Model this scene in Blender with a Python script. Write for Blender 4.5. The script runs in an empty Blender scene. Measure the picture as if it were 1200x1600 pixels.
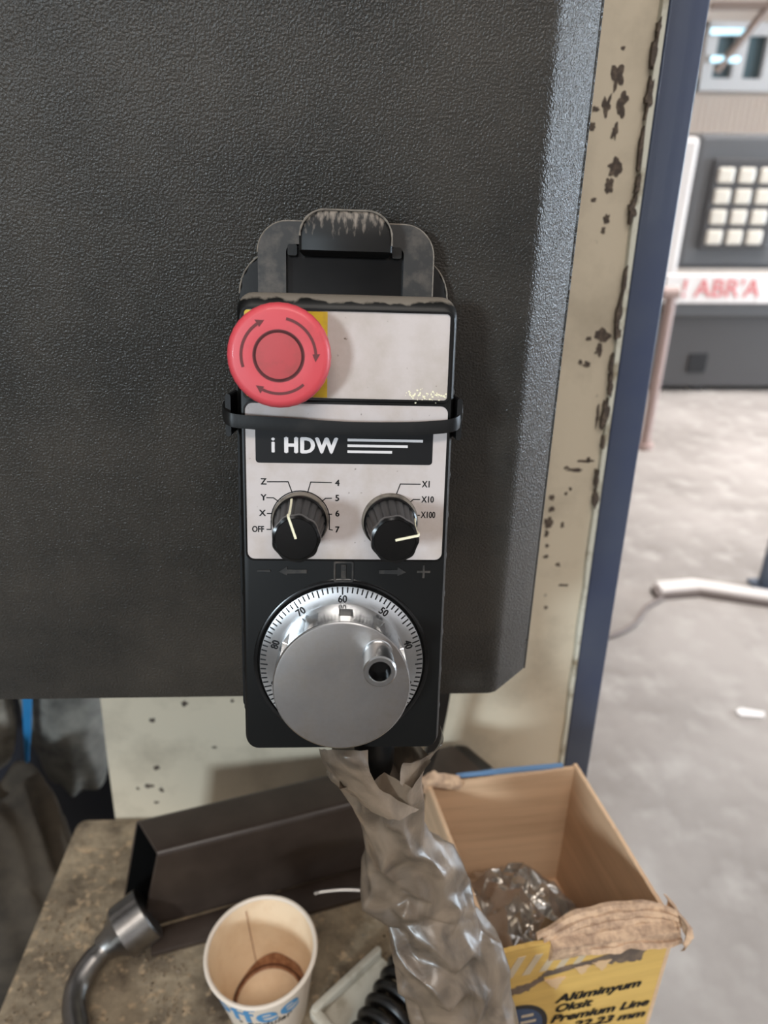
import bpy, bmesh, math, random
from mathutils import Vector, Matrix, noise, Euler
R = math.radians
PI = math.pi
random.seed(7)
S = bpy.context.scene
COL = S.collection

# ------------------------------------------------------------------ camera
cam_d = bpy.data.cameras.new('camera')
cam = bpy.data.objects.new('camera', cam_d)
COL.objects.link(cam)
S.camera = cam
pitch, yaw, roll = R(26.6), R(2.0), R(0.6)
F = Vector((math.sin(yaw)*math.cos(pitch), math.cos(yaw)*math.cos(pitch), -math.sin(pitch)))
R0 = Vector((math.cos(yaw), -math.sin(yaw), 0))
U0 = R0.cross(F)
Rv = R0*math.cos(roll) + U0*math.sin(roll)
Uv = U0*math.cos(roll) - R0*math.sin(roll)
m = Matrix((Rv, Uv, -F)).transposed().to_4x4()
m.translation = Vector((0, -0.31, 1.43))
cam.matrix_world = m
cam_d.sensor_fit = 'VERTICAL'
cam_d.sensor_height = 36
cam_d.lens = 1150/1600*36
cam_d.clip_start = 0.01
cam_d.clip_end = 60
cam_d.dof.use_dof = True
cam_d.dof.focus_distance = 0.29
cam_d.dof.aperture_fstop = 9.5

# ------------------------------------------------------------------ world and lights
w = bpy.data.worlds.new('hall_light')
S.world = w
w.use_nodes = True
bg = w.node_tree.nodes['Background']
bg.inputs[0].default_value = (0.95, 0.96, 1.0, 1)
bg.inputs[1].default_value = 1.25
S.view_settings.view_transform = 'Standard'
S.view_settings.look = 'None'
S.view_settings.exposure = 0.0
S.view_settings.gamma = 1.0
S.view_settings.use_curve_mapping = False

def area(name, loc, target, sx, sy, power, color):
    d = bpy.data.lights.new(name, 'AREA')
    d.shape = 'RECTANGLE'; d.size = sx; d.size_y = sy; d.energy = power; d.color = color
    o = bpy.data.objects.new(name, d); COL.objects.link(o)
    o.location = loc
    o.rotation_euler = (Vector(target)-Vector(loc)).to_track_quat('-Z', 'Y').to_euler()
    return o
area('rear_window_light', (-1.95, -3.6, 2.25), (-0.1, 0, 1.4), 0.55, 0.55, 110, (0.76, 0.90, 1.0))
area('roof_light', (0.25, -1.6, 3.4), (0, 0, 1.2), 1.6, 0.5, 40, (1.0, 0.93, 0.86))
sk_ = area('floor_fill_light', (3.1, 2.9, 4.6), (3.1, 2.9, 0), 3.0, 3.0, 150, (1.0, 0.95, 0.93))  # added overhead lamp, brightens the far floor like a pool of sun
sk_.data.spread = R(82)

# ------------------------------------------------------------------ materials
def srgb(r, g, b):
    f = lambda c: (c/255/12.92) if c/255 <= .04045 else ((c/255+.055)/1.055)**2.4
    return (f(r), f(g), f(b), 1)

def mat(name, c1, rough=.5, metal=0., c2=None, nscale=30., thr=(.4, .65), bump=0., bscale=300., bdist=.0005,
        coat=0., spec=.5, alpha=1., aniso=0., detail=6, stretch=None, c3=None, n3=200., thr3=(.62, .72), rough2=None, trans=0., emit=0.):
    ma = bpy.data.materials.new(name); ma.use_nodes = True
    nt = ma.node_tree; n = nt.nodes; L = nt.links
    b = n['Principled BSDF']
    b.inputs['Base Color'].default_value = c1
    b.inputs['Roughness'].default_value = rough
    b.inputs['Metallic'].default_value = metal
    b.inputs['Coat Weight'].default_value = coat
    b.inputs['Alpha'].default_value = alpha
    b.inputs['Specular IOR Level'].default_value = spec
    b.inputs['Anisotropic'].default_value = aniso
    b.inputs['Transmission Weight'].default_value = trans
    if emit:
        b.inputs['Emission Color'].default_value = c1
        b.inputs['Emission Strength'].default_value = emit
    tc = n.new('ShaderNodeTexCoord')
    src = tc.outputs['Object']
    if stretch:
        mp = n.new('ShaderNodeMapping'); mp.inputs['Scale'].default_value = stretch
        L.new(src, mp.inputs['Vector']); src = mp.outputs['Vector']
    col = None
    if c2:
        t = n.new('ShaderNodeTexNoise'); t.inputs['Scale'].default_value = nscale; t.inputs['Detail'].default_value = detail
        t.inputs['Roughness'].default_value = .62
        L.new(src, t.inputs['Vector'])
        r = n.new('ShaderNodeValToRGB')
        r.color_ramp.elements[0].position = thr[0]; r.color_ramp.elements[0].color = c1
        r.color_ramp.elements[1].position = thr[1]; r.color_ramp.elements[1].color = c2
        L.new(t.outputs['Fac'], r.inputs['Fac']); col = r.outputs['Color']
        if rough2 is not None:
            mr = n.new('ShaderNodeMapRange')
            mr.inputs['From Min'].default_value = thr[0]; mr.inputs['From Max'].default_value = thr[1]
            mr.inputs['To Min'].default_value = rough; mr.inputs['To Max'].default_value = rough2
            L.new(t.outputs['Fac'], mr.inputs['Value']); L.new(mr.outputs['Result'], b.inputs['Roughness'])
    if c3:
        t = n.new('ShaderNodeTexNoise'); t.inputs['Scale'].default_value = n3; t.inputs['Detail'].default_value = 4
        L.new(src, t.inputs['Vector'])
        mr = n.new('ShaderNodeMapRange')
        mr.inputs['From Min'].default_value = thr3[0]; mr.inputs['From Max'].default_value = thr3[1]
        L.new(t.outputs['Fac'], mr.inputs['Value'])
        mx = n.new('ShaderNodeMix'); mx.data_type = 'RGBA'
        L.new(mr.outputs['Result'], mx.inputs['Factor'])
        if col: L.new(col, mx.inputs['A'])
        else: mx.inputs['A'].default_value = c1
        mx.inputs['B'].default_value = c3
        col = mx.outputs['Result']
    if col: L.new(col, b.inputs['Base Color'])
    if bump:
        t = n.new('ShaderNodeTexNoise'); t.inputs['Scale'].default_value = bscale; t.inputs['Detail'].default_value = 2
        L.new(src, t.inputs['Vector'])
        bp = n.new('ShaderNodeBump'); bp.inputs['Strength'].default_value = bump; bp.inputs['Distance'].default_value = bdist
        L.new(t.outputs['Fac'], bp.inputs['Height']); L.new(bp.outputs['Normal'], b.inputs['Normal'])
    return ma

M = {}
M['powder'] = mat('textured black powder coat', srgb(44, 42, 39), .27, c2=srgb(66, 61, 55), nscale=9, thr=(.42, .72), bump=.7, bscale=1050, bdist=.0010, rough2=.36, spec=.36)
M['cream'] = mat('worn cream enamel', srgb(208, 196, 174), .5, c2=srgb(166, 155, 136), nscale=14, thr=(.48, .8),
                 c3=srgb(84, 74, 64), n3=70, thr3=(.70, .76), bump=.15, bscale=60, bdist=.001)
M['cream_edge'] = mat('pale enamel edge', srgb(205, 203, 188), .45, c2=srgb(140, 128, 105), nscale=60, thr=(.5, .7))
M['chip'] = mat('bare brown metal', srgb(72, 62, 55), .7, c2=srgb(112, 98, 84), nscale=300, thr=(.45, .7))
M['blue'] = mat('dark blue enamel', srgb(58, 65, 86), .42, c2=srgb(70, 76, 90), nscale=6, coat=.15)
M['navy'] = mat('navy enamel', srgb(18, 21, 34), .5)
M['plastic'] = mat('black plastic', srgb(13, 13, 13), .42, c2=srgb(30, 28, 26), nscale=90, thr=(.5, .78), bump=.12, bscale=900, bdist=.0002, spec=.3)
M['gloss'] = mat('glossy black plastic', srgb(8, 8, 8), .2, c2=srgb(16, 15, 15), nscale=60, spec=.35)
M['dusty'] = mat('dusty black plastic', srgb(28, 26, 24), .5, c2=srgb(84, 76, 68), nscale=120, thr=(.46, .80))
M['worn'] = mat('scuffed black plastic', srgb(34, 31, 29), .5, c2=srgb(132, 122, 112), nscale=420, thr=(.56, .72), stretch=(1, 1, .35))
M['rimdust'] = mat('grey dust on plastic', srgb(118, 110, 100), .8, c2=srgb(66, 61, 56), nscale=260, thr=(.45, .75))
M['label'] = mat('dirty pale label', srgb(188, 179, 176), .5, c2=srgb(168, 154, 142), nscale=36, thr=(.46, .74), c3=srgb(96, 84, 74), n3=420, thr3=(.70, .78))
M['label2'] = mat('dusty pale label', srgb(172, 161, 152), .62, c2=srgb(190, 180, 176), nscale=30, thr=(.4, .62), c3=srgb(104, 92, 80), n3=460, thr3=(.70, .78))
M['yellow'] = mat('yellow label', srgb(206, 172, 30), .5, c2=srgb(176, 144, 52), nscale=150, thr=(.5, .75))
M['ink'] = mat('black print', srgb(14, 13, 14), .5, spec=.25)
M['white_ink'] = mat('white print', srgb(214, 210, 210), .5)
M['pointer'] = mat('cream pointer line', srgb(232, 226, 196), .5)
M['red'] = mat('red button plastic', srgb(196, 66, 74), .48, c2=srgb(172, 64, 68), nscale=90, thr=(.52, .8), coat=.1)
M['red_worn'] = mat('dirty red recess', srgb(172, 62, 66), .6, c2=srgb(146, 62, 60), nscale=90, thr=(.45, .7))
M['red_dark'] = mat('dark red-brown mark', srgb(96, 40, 42), .7)  # darker red-brown for the arrows and the groove ring
M['alu'] = mat('brushed aluminium', (.46, .46, .46, 1), .24, 1., bump=.05, bscale=900, bdist=.0001)
M['alu_face'] = mat('worn aluminium face', (.32, .30, .29, 1), .36, 1., c2=(.23, .20, .175, 1), nscale=45, thr=(.4, .68), rough2=.5, bump=.04, bscale=1500, bdist=.0001)
M['dial'] = mat('satin dial ring', (.62, .63, .64, 1), .26, 1., aniso=.6)
M['screw'] = mat('dark oily screw', (.30, .28, .26, 1), .25, 1.)
M['steel'] = mat('dark oily steel', (.30, .285, .27, 1), .34, 1., c2=(.17, .155, .145, 1), nscale=40, thr=(.4, .7))
M['bright_steel'] = mat('bright steel rod', (.6, .58, .55, 1), .3, 1.)
M['tube'] = mat('dark brown painted steel', srgb(50, 40, 34), .38, c2=srgb(62, 51, 44), nscale=40, thr=(.4, .75), bump=.12, bscale=300, bdist=.0004)
M['tube_in'] = mat('tube inside painted as shade', srgb(4, 4, 4), .9, spec=.1)  # near-black inner faces put the shade of the hollow into the colour
M['bench'] = mat('greasy gritty bench top', srgb(158, 142, 118), .75, c2=srgb(78, 66, 53), nscale=26, thr=(.36, .66),
                 c3=srgb(176, 152, 122), n3=150, thr3=(.56, .70), bump=.6, bscale=160, bdist=.002, detail=9)
M['grit'] = mat('metal grit', srgb(150, 130, 104), .5, c2=srgb(70, 58, 46), nscale=400, thr=(.4, .6))
M['paper'] = mat('waxed white paper', srgb(222, 208, 192), .45)
M['cup_in'] = mat('paper cup inside with warm light tint', srgb(236, 212, 180), .5, c2=srgb(220, 190, 154), nscale=40, thr=(.45, .75))  # peach tint paints warm light onto the white paper inside
M['stain'] = mat('coffee stain', srgb(128, 82, 54), .4, c2=srgb(176, 128, 94), nscale=200, thr=(.4, .7))
M['stain_dark'] = mat('dark coffee line', srgb(78, 46, 30), .4)
M['cup_blue'] = mat('blue print', srgb(74, 142, 190), .5)
M['card'] = mat('brown cardboard', srgb(216, 182, 148), .85, c2=srgb(186, 153, 122), nscale=12, thr=(.4, .7), bump=.25, bscale=60, bdist=.0006, stretch=(.3, .3, 4))
M['card_edge'] = mat('torn cardboard edge', srgb(198, 166, 136), .9, c2=srgb(150, 122, 100), nscale=160, thr=(.4, .65), bump=.5, bscale=300, bdist=.0008)
M['card_yellow'] = mat('yellow printed cardboard', srgb(212, 174, 96), .6, c2=srgb(196, 158, 86), nscale=30, thr=(.4, .7), bump=.2, bscale=60, bdist=.0004, stretch=(.3, .3, 5))
M['stripe'] = mat('faded grey stripe', srgb(196, 178, 150), .6)
M['torn'] = mat('torn dark paper layer', srgb(122, 102, 84), .9, c2=srgb(92, 78, 68), nscale=90, thr=(.4, .6))
M['torn_pale'] = mat('pale torn layer', srgb(206, 172, 132), .9)
M['blue_tape'] = mat('blue printed edge', srgb(104, 142, 184), .5)
M['badge'] = mat('navy badge print', srgb(60, 76, 104), .5)
M['badge_ring'] = mat('badge ring print', srgb(40, 40, 42), .5)
M['rubber'] = mat('black rubber', srgb(20, 19, 19), .36, c2=srgb(34, 32, 30), nscale=100)
M['white_plastic'] = mat('grubby white plastic', srgb(192, 186, 172), .5, c2=srgb(150, 140, 122), nscale=60, thr=(.5, .75))
M['cloth'] = mat('brown work cloth', srgb(74, 65, 54), .95, c2=srgb(44, 38, 31), nscale=18, thr=(.4, .7), bump=.4, bscale=700, bdist=.0005)
M['cloth_grey'] = mat('dark grey stained cloth', srgb(130, 126, 118), .9, c2=srgb(78, 76, 72), nscale=24, thr=(.38, .66))
M['cloth_pale'] = mat('pale grey cloth', srgb(190, 180, 166), .9, c2=srgb(120, 112, 102), nscale=24)
M['strap'] = mat('blue strap', srgb(40, 122, 176), .5)
M['floor'] = mat('worn concrete floor', srgb(156, 150, 145), .6, c2=srgb(126, 120, 115), nscale=2.2, thr=(.38, .7), c3=srgb(168, 163, 158), n3=9, thr3=(.5, .75))
M['hall_wall'] = mat('pinkish hall wall', srgb(222, 206, 192), .8)
M['hall_shell'] = mat('sooty hall cladding', srgb(150, 138, 126), .8)
M['hall_white'] = mat('white painted frame', srgb(214, 208, 204), .6)
M['pane'] = mat('dim window glass', srgb(92, 108, 112), .15)
M['tube_lamp'] = mat('lit tube lamp', (.55, .85, 1, 1), .4, emit=1.3)
M['mach_grey'] = mat('grey machine enamel', srgb(96, 97, 99), .5)
M['mach_dark'] = mat('dark grey machine enamel', srgb(76, 75, 76), .5)
M['mach_black'] = mat('black recess', srgb(30, 30, 32), .7)
M['pale_square'] = mat('pale grid square', srgb(222, 216, 204), .3)
M['sign_white'] = mat('white sign board', srgb(232, 228, 226), .5)
M['sign_red'] = mat('red sign paint', srgb(222, 132, 134), .6)
M['pole_pink'] = mat('pinkish painted pole', srgb(168, 146, 140), .5)
M['post_blue'] = mat('grey blue post', srgb(86, 96, 112), .5)
M['bar_dark'] = mat('grey-brown floor bar', srgb(116, 106, 102), .6)  # grey-brown body below the white top strip
M['brace'] = mat('brown steel brace', srgb(150, 128, 116), .7)
M['window_glow'] = mat('daylit window', (.72, .86, 1, 1), .5, emit=24)

def dust_mat(name, base, dust, z0, z1, nscale, k, rough, stretch=(1, 1, 1), thr=(.5, .62)):
    ma = mat(name, base, rough, spec=.25); nt = ma.node_tree; n = nt.nodes; L = nt.links
    b = n['Principled BSDF']; tc = n['Texture Coordinate']
    sep = n.new('ShaderNodeSeparateXYZ'); L.new(tc.outputs['Object'], sep.inputs[0])
    mr = n.new('ShaderNodeMapRange'); mr.inputs['From Min'].default_value = z0; mr.inputs['From Max'].default_value = z1
    mr.inputs['To Min'].default_value = -.5*k; mr.inputs['To Max'].default_value = .5*k
    L.new(sep.outputs['Z'], mr.inputs['Value'])
    mp = n.new('ShaderNodeMapping'); mp.inputs['Scale'].default_value = stretch; L.new(tc.outputs['Object'], mp.inputs['Vector'])
    t = n.new('ShaderNodeTexNoise'); t.inputs['Scale'].default_value = nscale; t.inputs['Detail'].default_value = 5; L.new(mp.outputs[0], t.inputs['Vector'])
    ad = n.new('ShaderNodeMath'); ad.operation = 'ADD'; L.new(mr.outputs[0], ad.inputs[0]); L.new(t.outputs['Fac'], ad.inputs[1])
    r = n.new('ShaderNodeValToRGB'); r.color_ramp.elements[0].position = thr[0]; r.color_ramp.elements[0].color = base
    r.color_ramp.elements[1].position = thr[1]; r.color_ramp.elements[1].color = dust
    L.new(ad.outputs[0], r.inputs['Fac']); L.new(r.outputs['Color'], b.inputs['Base Color'])
    return ma
M['case'] = dust_mat('black plastic with dust on its top edge', srgb(6, 6, 5), srgb(112, 104, 94), .0902, .0940, 120, .5, .42)
M['tab'] = dust_mat('black plastic scuffed along its rim', srgb(16, 15, 14), srgb(120, 110, 100), .1100, .1262, 620, .55, .45, (1, 1, .4), (.56, .80))

def plastic_bag(name, tint, rough, opac, bump=.3, dirt=True, bscale=90):
    ma = bpy.data.materials.new(name); ma.use_nodes = True
    nt = ma.node_tree; n = nt.nodes; L = nt.links
    b = n['Principled BSDF']; out = n['Material Output']
    b.inputs['Roughness'].default_value = rough
    b.inputs['Coat Weight'].default_value = .22; b.inputs['Coat Roughness'].default_value = .18
    b.inputs['Base Color'].default_value = tint
    tc = n.new('ShaderNodeTexCoord')
    t = n.new('ShaderNodeTexNoise'); t.inputs['Scale'].default_value = 38; t.inputs['Detail'].default_value = 7
    t.inputs['Distortion'].default_value = 1.2
    L.new(tc.outputs['Object'], t.inputs['Vector'])
    r = n.new('ShaderNodeValToRGB')
    r.color_ramp.elements[0].position = .32; r.color_ramp.elements[0].color = tuple(c*.34 for c in tint[:3])+(1,)
    r.color_ramp.elements[1].position = .66; r.color_ramp.elements[1].color = tint
    L.new(t.outputs['Fac'], r.inputs['Fac'])
    if dirt: L.new(r.outputs['Color'], b.inputs['Base Color'])
    tb = n.new('ShaderNodeTexNoise'); tb.inputs['Scale'].default_value = bscale; tb.inputs['Detail'].default_value = 3
    tb.inputs['Distortion'].default_value = .8
    L.new(tc.outputs['Object'], tb.inputs['Vector'])
    bp = n.new('ShaderNodeBump'); bp.inputs['Strength'].default_value = bump; bp.inputs['Distance'].default_value = .003
    L.new(tb.outputs['Fac'], bp.inputs['Height']); L.new(bp.outputs['Normal'], b.inputs['Normal'])
    tr = n.new('ShaderNodeBsdfTransparent'); tr.inputs['Color'].default_value = (.95, .92, .88, 1)
    mx = n.new('ShaderNodeMixShader'); mx.inputs['Fac'].default_value = opac
    L.new(tr.outputs[0], mx.inputs[1]); L.new(b.outputs[0], mx.inputs[2]); L.new(mx.outputs[0], out.inputs['Surface'])
    return ma
M['bag'] = plastic_bag('grimy clear plastic', srgb(126, 109, 92), .40, .93, .22)
M['bag_clear'] = plastic_bag('clear crinkled plastic', (.55, .52, .48, 1), .10, .80, .2, dirt=False, bscale=60)
M['bag_clear'].node_tree.nodes['Principled BSDF'].inputs['Metallic'].default_value = .75

# ------------------------------------------------------------------ helpers
def tag(o, label=None, cat=None, group=None, kind=None):
    if label: o['label'] = label
    if cat: o['category'] = cat
    if group: o['group'] = group
    if kind: o['kind'] = kind
    return o

def thing(name, label, cat, loc=(0, 0, 0), rot=(0, 0, 0), group=None):
    o = bpy.data.objects.new(name, None); COL.objects.link(o)
    o.empty_display_size = .01
    o.location = loc; o.rotation_euler = rot
    return tag(o, label, cat, group)

def obj(name, bm, ma, parent=None, smooth=False, angle=35, rel=True):
    """link a bmesh as one object; coordinates are in the parent's frame"""
    me = bpy.data.meshes.new(name)
    bmesh.ops.recalc_face_normals(bm, faces=bm.faces)
    bm.to_mesh(me); bm.free()
    me.materials.append(M[ma])
    if smooth:
        me.shade_smooth()
        try: me.set_sharp_from_angle(angle=R(angle))
        except Exception: pass
    o = bpy.data.objects.new(name, me); COL.objects.link(o)
    if parent: o.parent = parent
    return o

def origin_at(o, p):
    """move a top-level mesh's origin to p without moving its shape"""
    p = Vector(p); o.data.transform(Matrix.Translation(-p)); o.location = p
    return o

def bm_new(): return bmesh.new()

def loft(bm, rings, closed=True, cap0=True, cap1=True):
    vs = [[bm.verts.new(p) for p in ring] for ring in rings]
    n = len(vs[0])
    for a, b in zip(vs[:-1], vs[1:]):
        for i in range(n if closed else n-1):
            j = (i+1) % n
            bm.faces.new((a[i], a[j], b[j], b[i]))
    if closed and cap0: bm.faces.new(vs[0][::-1])
    if closed and cap1: bm.faces.new(vs[-1])
    return vs

def box(bm, lo, hi, rot=None, piv=None):
    v = []
    for x in (lo[0], hi[0]):
        for y in (lo[1], hi[1]):
            for z in (lo[2], hi[2]):
                p = Vector((x, y, z))
                if rot is not None: p = rot @ (p-Vector(piv)) + Vector(piv)
                v.append(bm.verts.new(p))
    for f in ((0, 1, 3, 2), (4, 6, 7, 5), (0, 4, 5, 1), (2, 3, 7, 6), (0, 2, 6, 4), (1, 5, 7, 3)):
        bm.faces.new([v[i] for i in f])

def bevel(bm, off, seg=2):
    bmesh.ops.bevel(bm, geom=[e for e in bm.edges], offset=off, segments=seg, profile=.5, affect='EDGES')

def prism(bm, pts, d0, d1, axis='y'):
    """polygon in two axes, given thickness along the third"""
    def P(a, b, d):
        return (a, d, b) if axis == 'y' else ((a, b, d) if axis == 'z' else (d, a, b))
    loft(bm, [[P(a, b, d0) for a, b in pts], [P(a, b, d1) for a, b in pts]])

def rrect(x0, x1, z0, z1, r, n=5):
    out = []
    for cx, cz, a0 in ((x1-r, z1-r, 0), (x0+r, z1-r, 90), (x0+r, z0+r, 180), (x1-r, z0+r, 270)):
        for i in range(n+1):
            a = R(a0+90*i/n); out.append((cx+r*math.cos(a), cz+r*math.sin(a)))
    return out

def sweep(bm, pts, rad, n=12, caps=True):
    pts = [Vector(p) for p in pts]
    rr = rad if isinstance(rad, (list, tuple)) else [rad]*len(pts)
    t0 = (pts[1]-pts[0]).normalized()
    up = Vector((0, 0, 1)) if abs(t0.z) < .9 else Vector((1, 0, 0))
    u = t0.cross(up).normalized()
    rings = []
    for i, p in enumerate(pts):
        t = (pts[min(i+1, len(pts)-1)]-pts[max(i-1, 0)]).normalized()
        u = (u - t*u.dot(t)).normalized(); v = t.cross(u)
        rings.append([p + (u*math.cos(2*PI*k/n)+v*math.sin(2*PI*k/n))*rr[i] for k in range(n)])
    loft(bm, rings, True, caps, caps)

def spline(pts, k=8):
    """Catmull-Rom through points of any dimension"""
    P = [tuple(p) for p in pts]; P = [P[0]]+P+[P[-1]]
    out = []
    for i in range(1, len(P)-2):
        for s in range(k):
            t = s/k
            out.append(tuple(.5*((2*b)+(-a+c)*t+(2*a-5*b+4*c-d)*t*t+(-a+3*b-3*c+d)*t**3) for a, b, c, d in zip(P[i-1], P[i], P[i+1], P[i+2])))
    out.append(P[-2])
    return out

def text_bm(body, size, align='CENTER', bold=0., shear=0., spacing=1., thick=.00008):
    """flat lettering as a mesh in the XY plane"""
    cu = bpy.data.curves.new('lettering', 'FONT')
    cu.body = body; cu.size = size; cu.align_x = align; cu.align_y = 'CENTER'
    cu.shear = shear; cu.space_character = spacing; cu.extrude = thick; cu.resolution_u = 3
    o = bpy.data.objects.new('lettering', cu); COL.objects.link(o)
    dg = bpy.context.evaluated_depsgraph_get()
    me = bpy.data.meshes.new_from_object(o.evaluated_get(dg))
    bm = bmesh.new(); bm.from_mesh(me)
    if bold:
        base = [v.co.copy() for v in bm.verts]; fs = [[v.index for v in f.verts] for f in bm.faces]
        for dx, dy, lift in ((bold, 0, .00001), (-bold, 0, .00002), (0, bold*.6, .00003), (0, -bold*.6, .00004)):
            if bold > .0015: lift *= 40
            nv = [bm.verts.new(c+Vector((dx, dy, lift))) for c in base]
            for f in fs:
                bm.faces.new([nv[i] for i in f])
        bm.verts.index_update()
    bpy.data.objects.remove(o); bpy.data.curves.remove(cu); bpy.data.meshes.remove(me)
    return bm

def merge(bm, other, mtx=None, fn=None):
    vm = {}
    for v in other.verts:
        p = v.co.copy()
        if mtx is not None: p = mtx @ p
        if fn: p = fn(p)
        vm[v.index] = bm.verts.new(p)
    for f in other.faces:
        try: bm.faces.new([vm[v.index] for v in f.verts])
        except ValueError: pass
    other.free()

# ------------------------------------------------------------------ the setting: hall floor and walls
bm = bm_new(); box(bm, (-5, -6, -.1), (9, 7.2, 0))
tag(obj('floor', bm, 'floor'), kind='structure')
bm = bm_new(); box(bm, (-5, 6.5, 0), (9, 6.7, 4.6))
tag(obj('wall_back', bm, 'hall_wall'), kind='structure')
bm = bm_new(); box(bm, (8.8, -6, 0), (9, 6.5, .30)); box(bm, (8.8, -6, 2.5), (9, 6.5, 4.8)); box(bm, (8.8, -6, .30), (9, -.2, 2.5)); box(bm, (8.8, 4.6, .30), (9, 6.5, 2.5))
for k in range(1, 4): box(bm, (8.8, -.2+1.2*k-.05, .30), (9, -.2+1.2*k+.05, 2.5))
tag(obj('wall_right', bm, 'hall_wall'), kind='structure')
bm = bm_new(); box(bm, (8.88, -.2, .30), (8.92, 4.6, 2.5))
tag(obj('window_3', bm, 'window_glow'), kind='structure')
bm = bm_new(); box(bm, (-5.2, -6, 0), (-5, 6.7, 5))
tag(obj('wall_left', bm, 'hall_shell'), kind='structure')
bm = bm_new(); box(bm, (-5.2, -6.2, 0), (9, -6, 1.3)); box(bm, (-5.2, -6.2, 3.4), (9, -6, 5))
for k in range(6): box(bm, (-5.2+2.7*k, -6.2, 1.3), (-4.2+2.7*k, -6, 3.4))
tag(obj('wall_front', bm, 'hall_shell'), kind='structure')
bm = bm_new()
for k in range(5): box(bm, (-5.2, -6.2+2.9*k, 4.8), (9, -6.2+2.9*k+1.9, 5))
tag(obj('ceiling', bm, 'hall_shell'), kind='structure')

# far windows in the back wall: frame and panes with depth
def far_window(name, x0, x1, z0, z1, cols):
    bm = bm_new()
    b = .09
    box(bm, (x0, 6.40, z0), (x1, 6.5, z0+b)); box(bm, (x0, 6.40, z1-b), (x1, 6.5, z1))
    wd = (x1-x0-b)/cols
    for i in range(cols+1): box(bm, (x0+i*wd, 6.401, z0+.001), (x0+i*wd+b, 6.5, z1-.001))
    fr = tag(obj(name, bm, 'hall_white'), kind='structure')
    for i in range(cols):
        bm = bm_new(); box(bm, (x0+i*wd+b, 6.455, z0+b), (x0+(i+1)*wd, 6.465, z1-b))
        obj('pane', bm, 'pane', fr)
far_window('window_1', 2.72, 3.30, 1.83, 2.30, 2)
far_window('window_2', 3.42, 4.2, 1.83, 2.30, 2)

# corrugated sheet below the windows
c = thing('corrugated_sheet', 'pinkish corrugated sheet on the far wall below the windows', 'sheet', (3.2, 6.36, 1.4))
for k in range(26):
    x = -.62+k*.05
    bm = bm_new(); prism(bm, [(x, 0), (x+.012, -.02), (x+.032, -.02), (x+.044, 0), (x+.05, 0), (x+.05, .008), (x, .008)], 0, .40, 'z')
    obj('rib', bm, 'hall_wall', c)

# tube lamps by the far windows
for (x, z, l, lab) in ((2.80, 2.21, .30, 'blue-white lit tube lamp before the far window, upper of two'), (2.80, 2.03, .22, 'blue-white lit tube lamp before the far window, lower of two')):
    t = thing('tube_lamp', lab, 'lamp', (x, 6.2, z), group='tube lamps before the far window')
    bm = bm_new(); sweep(bm, [(-l/2, 0, 0), (l/2, 0, 0)], .022, 10); obj('tube', bm, 'tube_lamp', t, True)
    bm = bm_new(); box(bm, (-l/2-.02, .02, -.02), (l/2+.02, .05, .03)); bevel(bm, .004, 1); obj('batten', bm, 'hall_white', t)
    for s in (-1, 1):
        bm = bm_new(); box(bm, (s*l/2-.01, -.01, -.02), (s*l/2+.01, .03, .02)); obj('end_cap', bm, 'hall_white', t)

# brown roof braces crossing the far wall top
for (a, b_, lab) in (((2.75, 6.2, 1.95), (3.3, 6.1, 2.75), 'brown steel brace rising to the right by the far windows'),
                    ((2.70, 6.25, 2.60), (3.9, 6.2, 2.14), 'brown steel brace falling to the right above the far windows'),
                    ((2.6, 6.15, 2.36), (4.1, 6.15, 2.38), 'level brown steel bar above the far windows')):
    bm = bm_new(); sweep(bm, [a, b_], .028, 4)
    o = obj('roof_brace', bm, 'brace'); origin_at(o, a)
    tag(o, lab, 'brace')

# ------------------------------------------------------------------ far grey machine with a grid of pale squares
mx0 = 1.80
far = thing('workshop_machine', 'grey machine far across the hall with a grid of pale squares', 'machine', (mx0, 4.28, 0))
def fp(name, lo, hi, ma, par=None, bv=.012):
    bm = bm_new(); box(bm, lo, hi)
    if bv: bevel(bm, bv, 2)
    return obj(name, bm, ma, par or far)
fp('base', (.02, 0, .03), (1.6, .8, .50), 'mach_dark')
fp('upper_body', (.14, .05, .76), (1.6, .8, 1.50), 'mach_grey', bv=.03)
fp('ledge', (.08, -.03, .49), (1.6, .8, .56), 'mach_grey')
fp('side_post', (-.02, .0, .70), (.13, .3, 1.48), 'hall_white', bv=.03)
fp('recess', (.30, -.01, .13), (.42, .02, .25), 'mach_black', bv=.004)
fp('foot', (.10, .02, 0), (.18, .10, .05), 'mach_black', bv=.006)
fp('foot', (.36, .02, 0), (.44, .10, .05), 'mach_black', bv=.006)
fr = fp('grid_frame', (.24, .02, .88), (.66, .06, 1.37), 'mach_dark', bv=.008)
for r_ in range(4):
    for c_ in range(3):
        x = .27+.122*c_; z = .905+.112*r_
        bm = bm_new(); box(bm, (x, .008, z), (x+.094, .03, z+.084)); bevel(bm, .012, 2)
        obj('pane', bm, 'pale_square', fr)
# white sign with red letters, fixed on the machine's front
sg = thing('sign_board', 'white sign strip with blurred red letters on the far grey machine', 'sign', (1.84, 4.215, .575))
bm = bm_new(); box(bm, (0, 0, 0), (1.4, .03, .17)); bevel(bm, .006, 1); obj('board', bm, 'sign_white', sg)
bm = text_bm('! ABR\'A', .15, 'LEFT', bold=.002)
bm2 = bm_new(); merge(bm2, bm, Matrix.Translation((.10, -.004, .085)) @ Matrix.Rotation(R(90), 4, 'X'))
obj('lettering', bm2, 'sign_red', sg)

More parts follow.
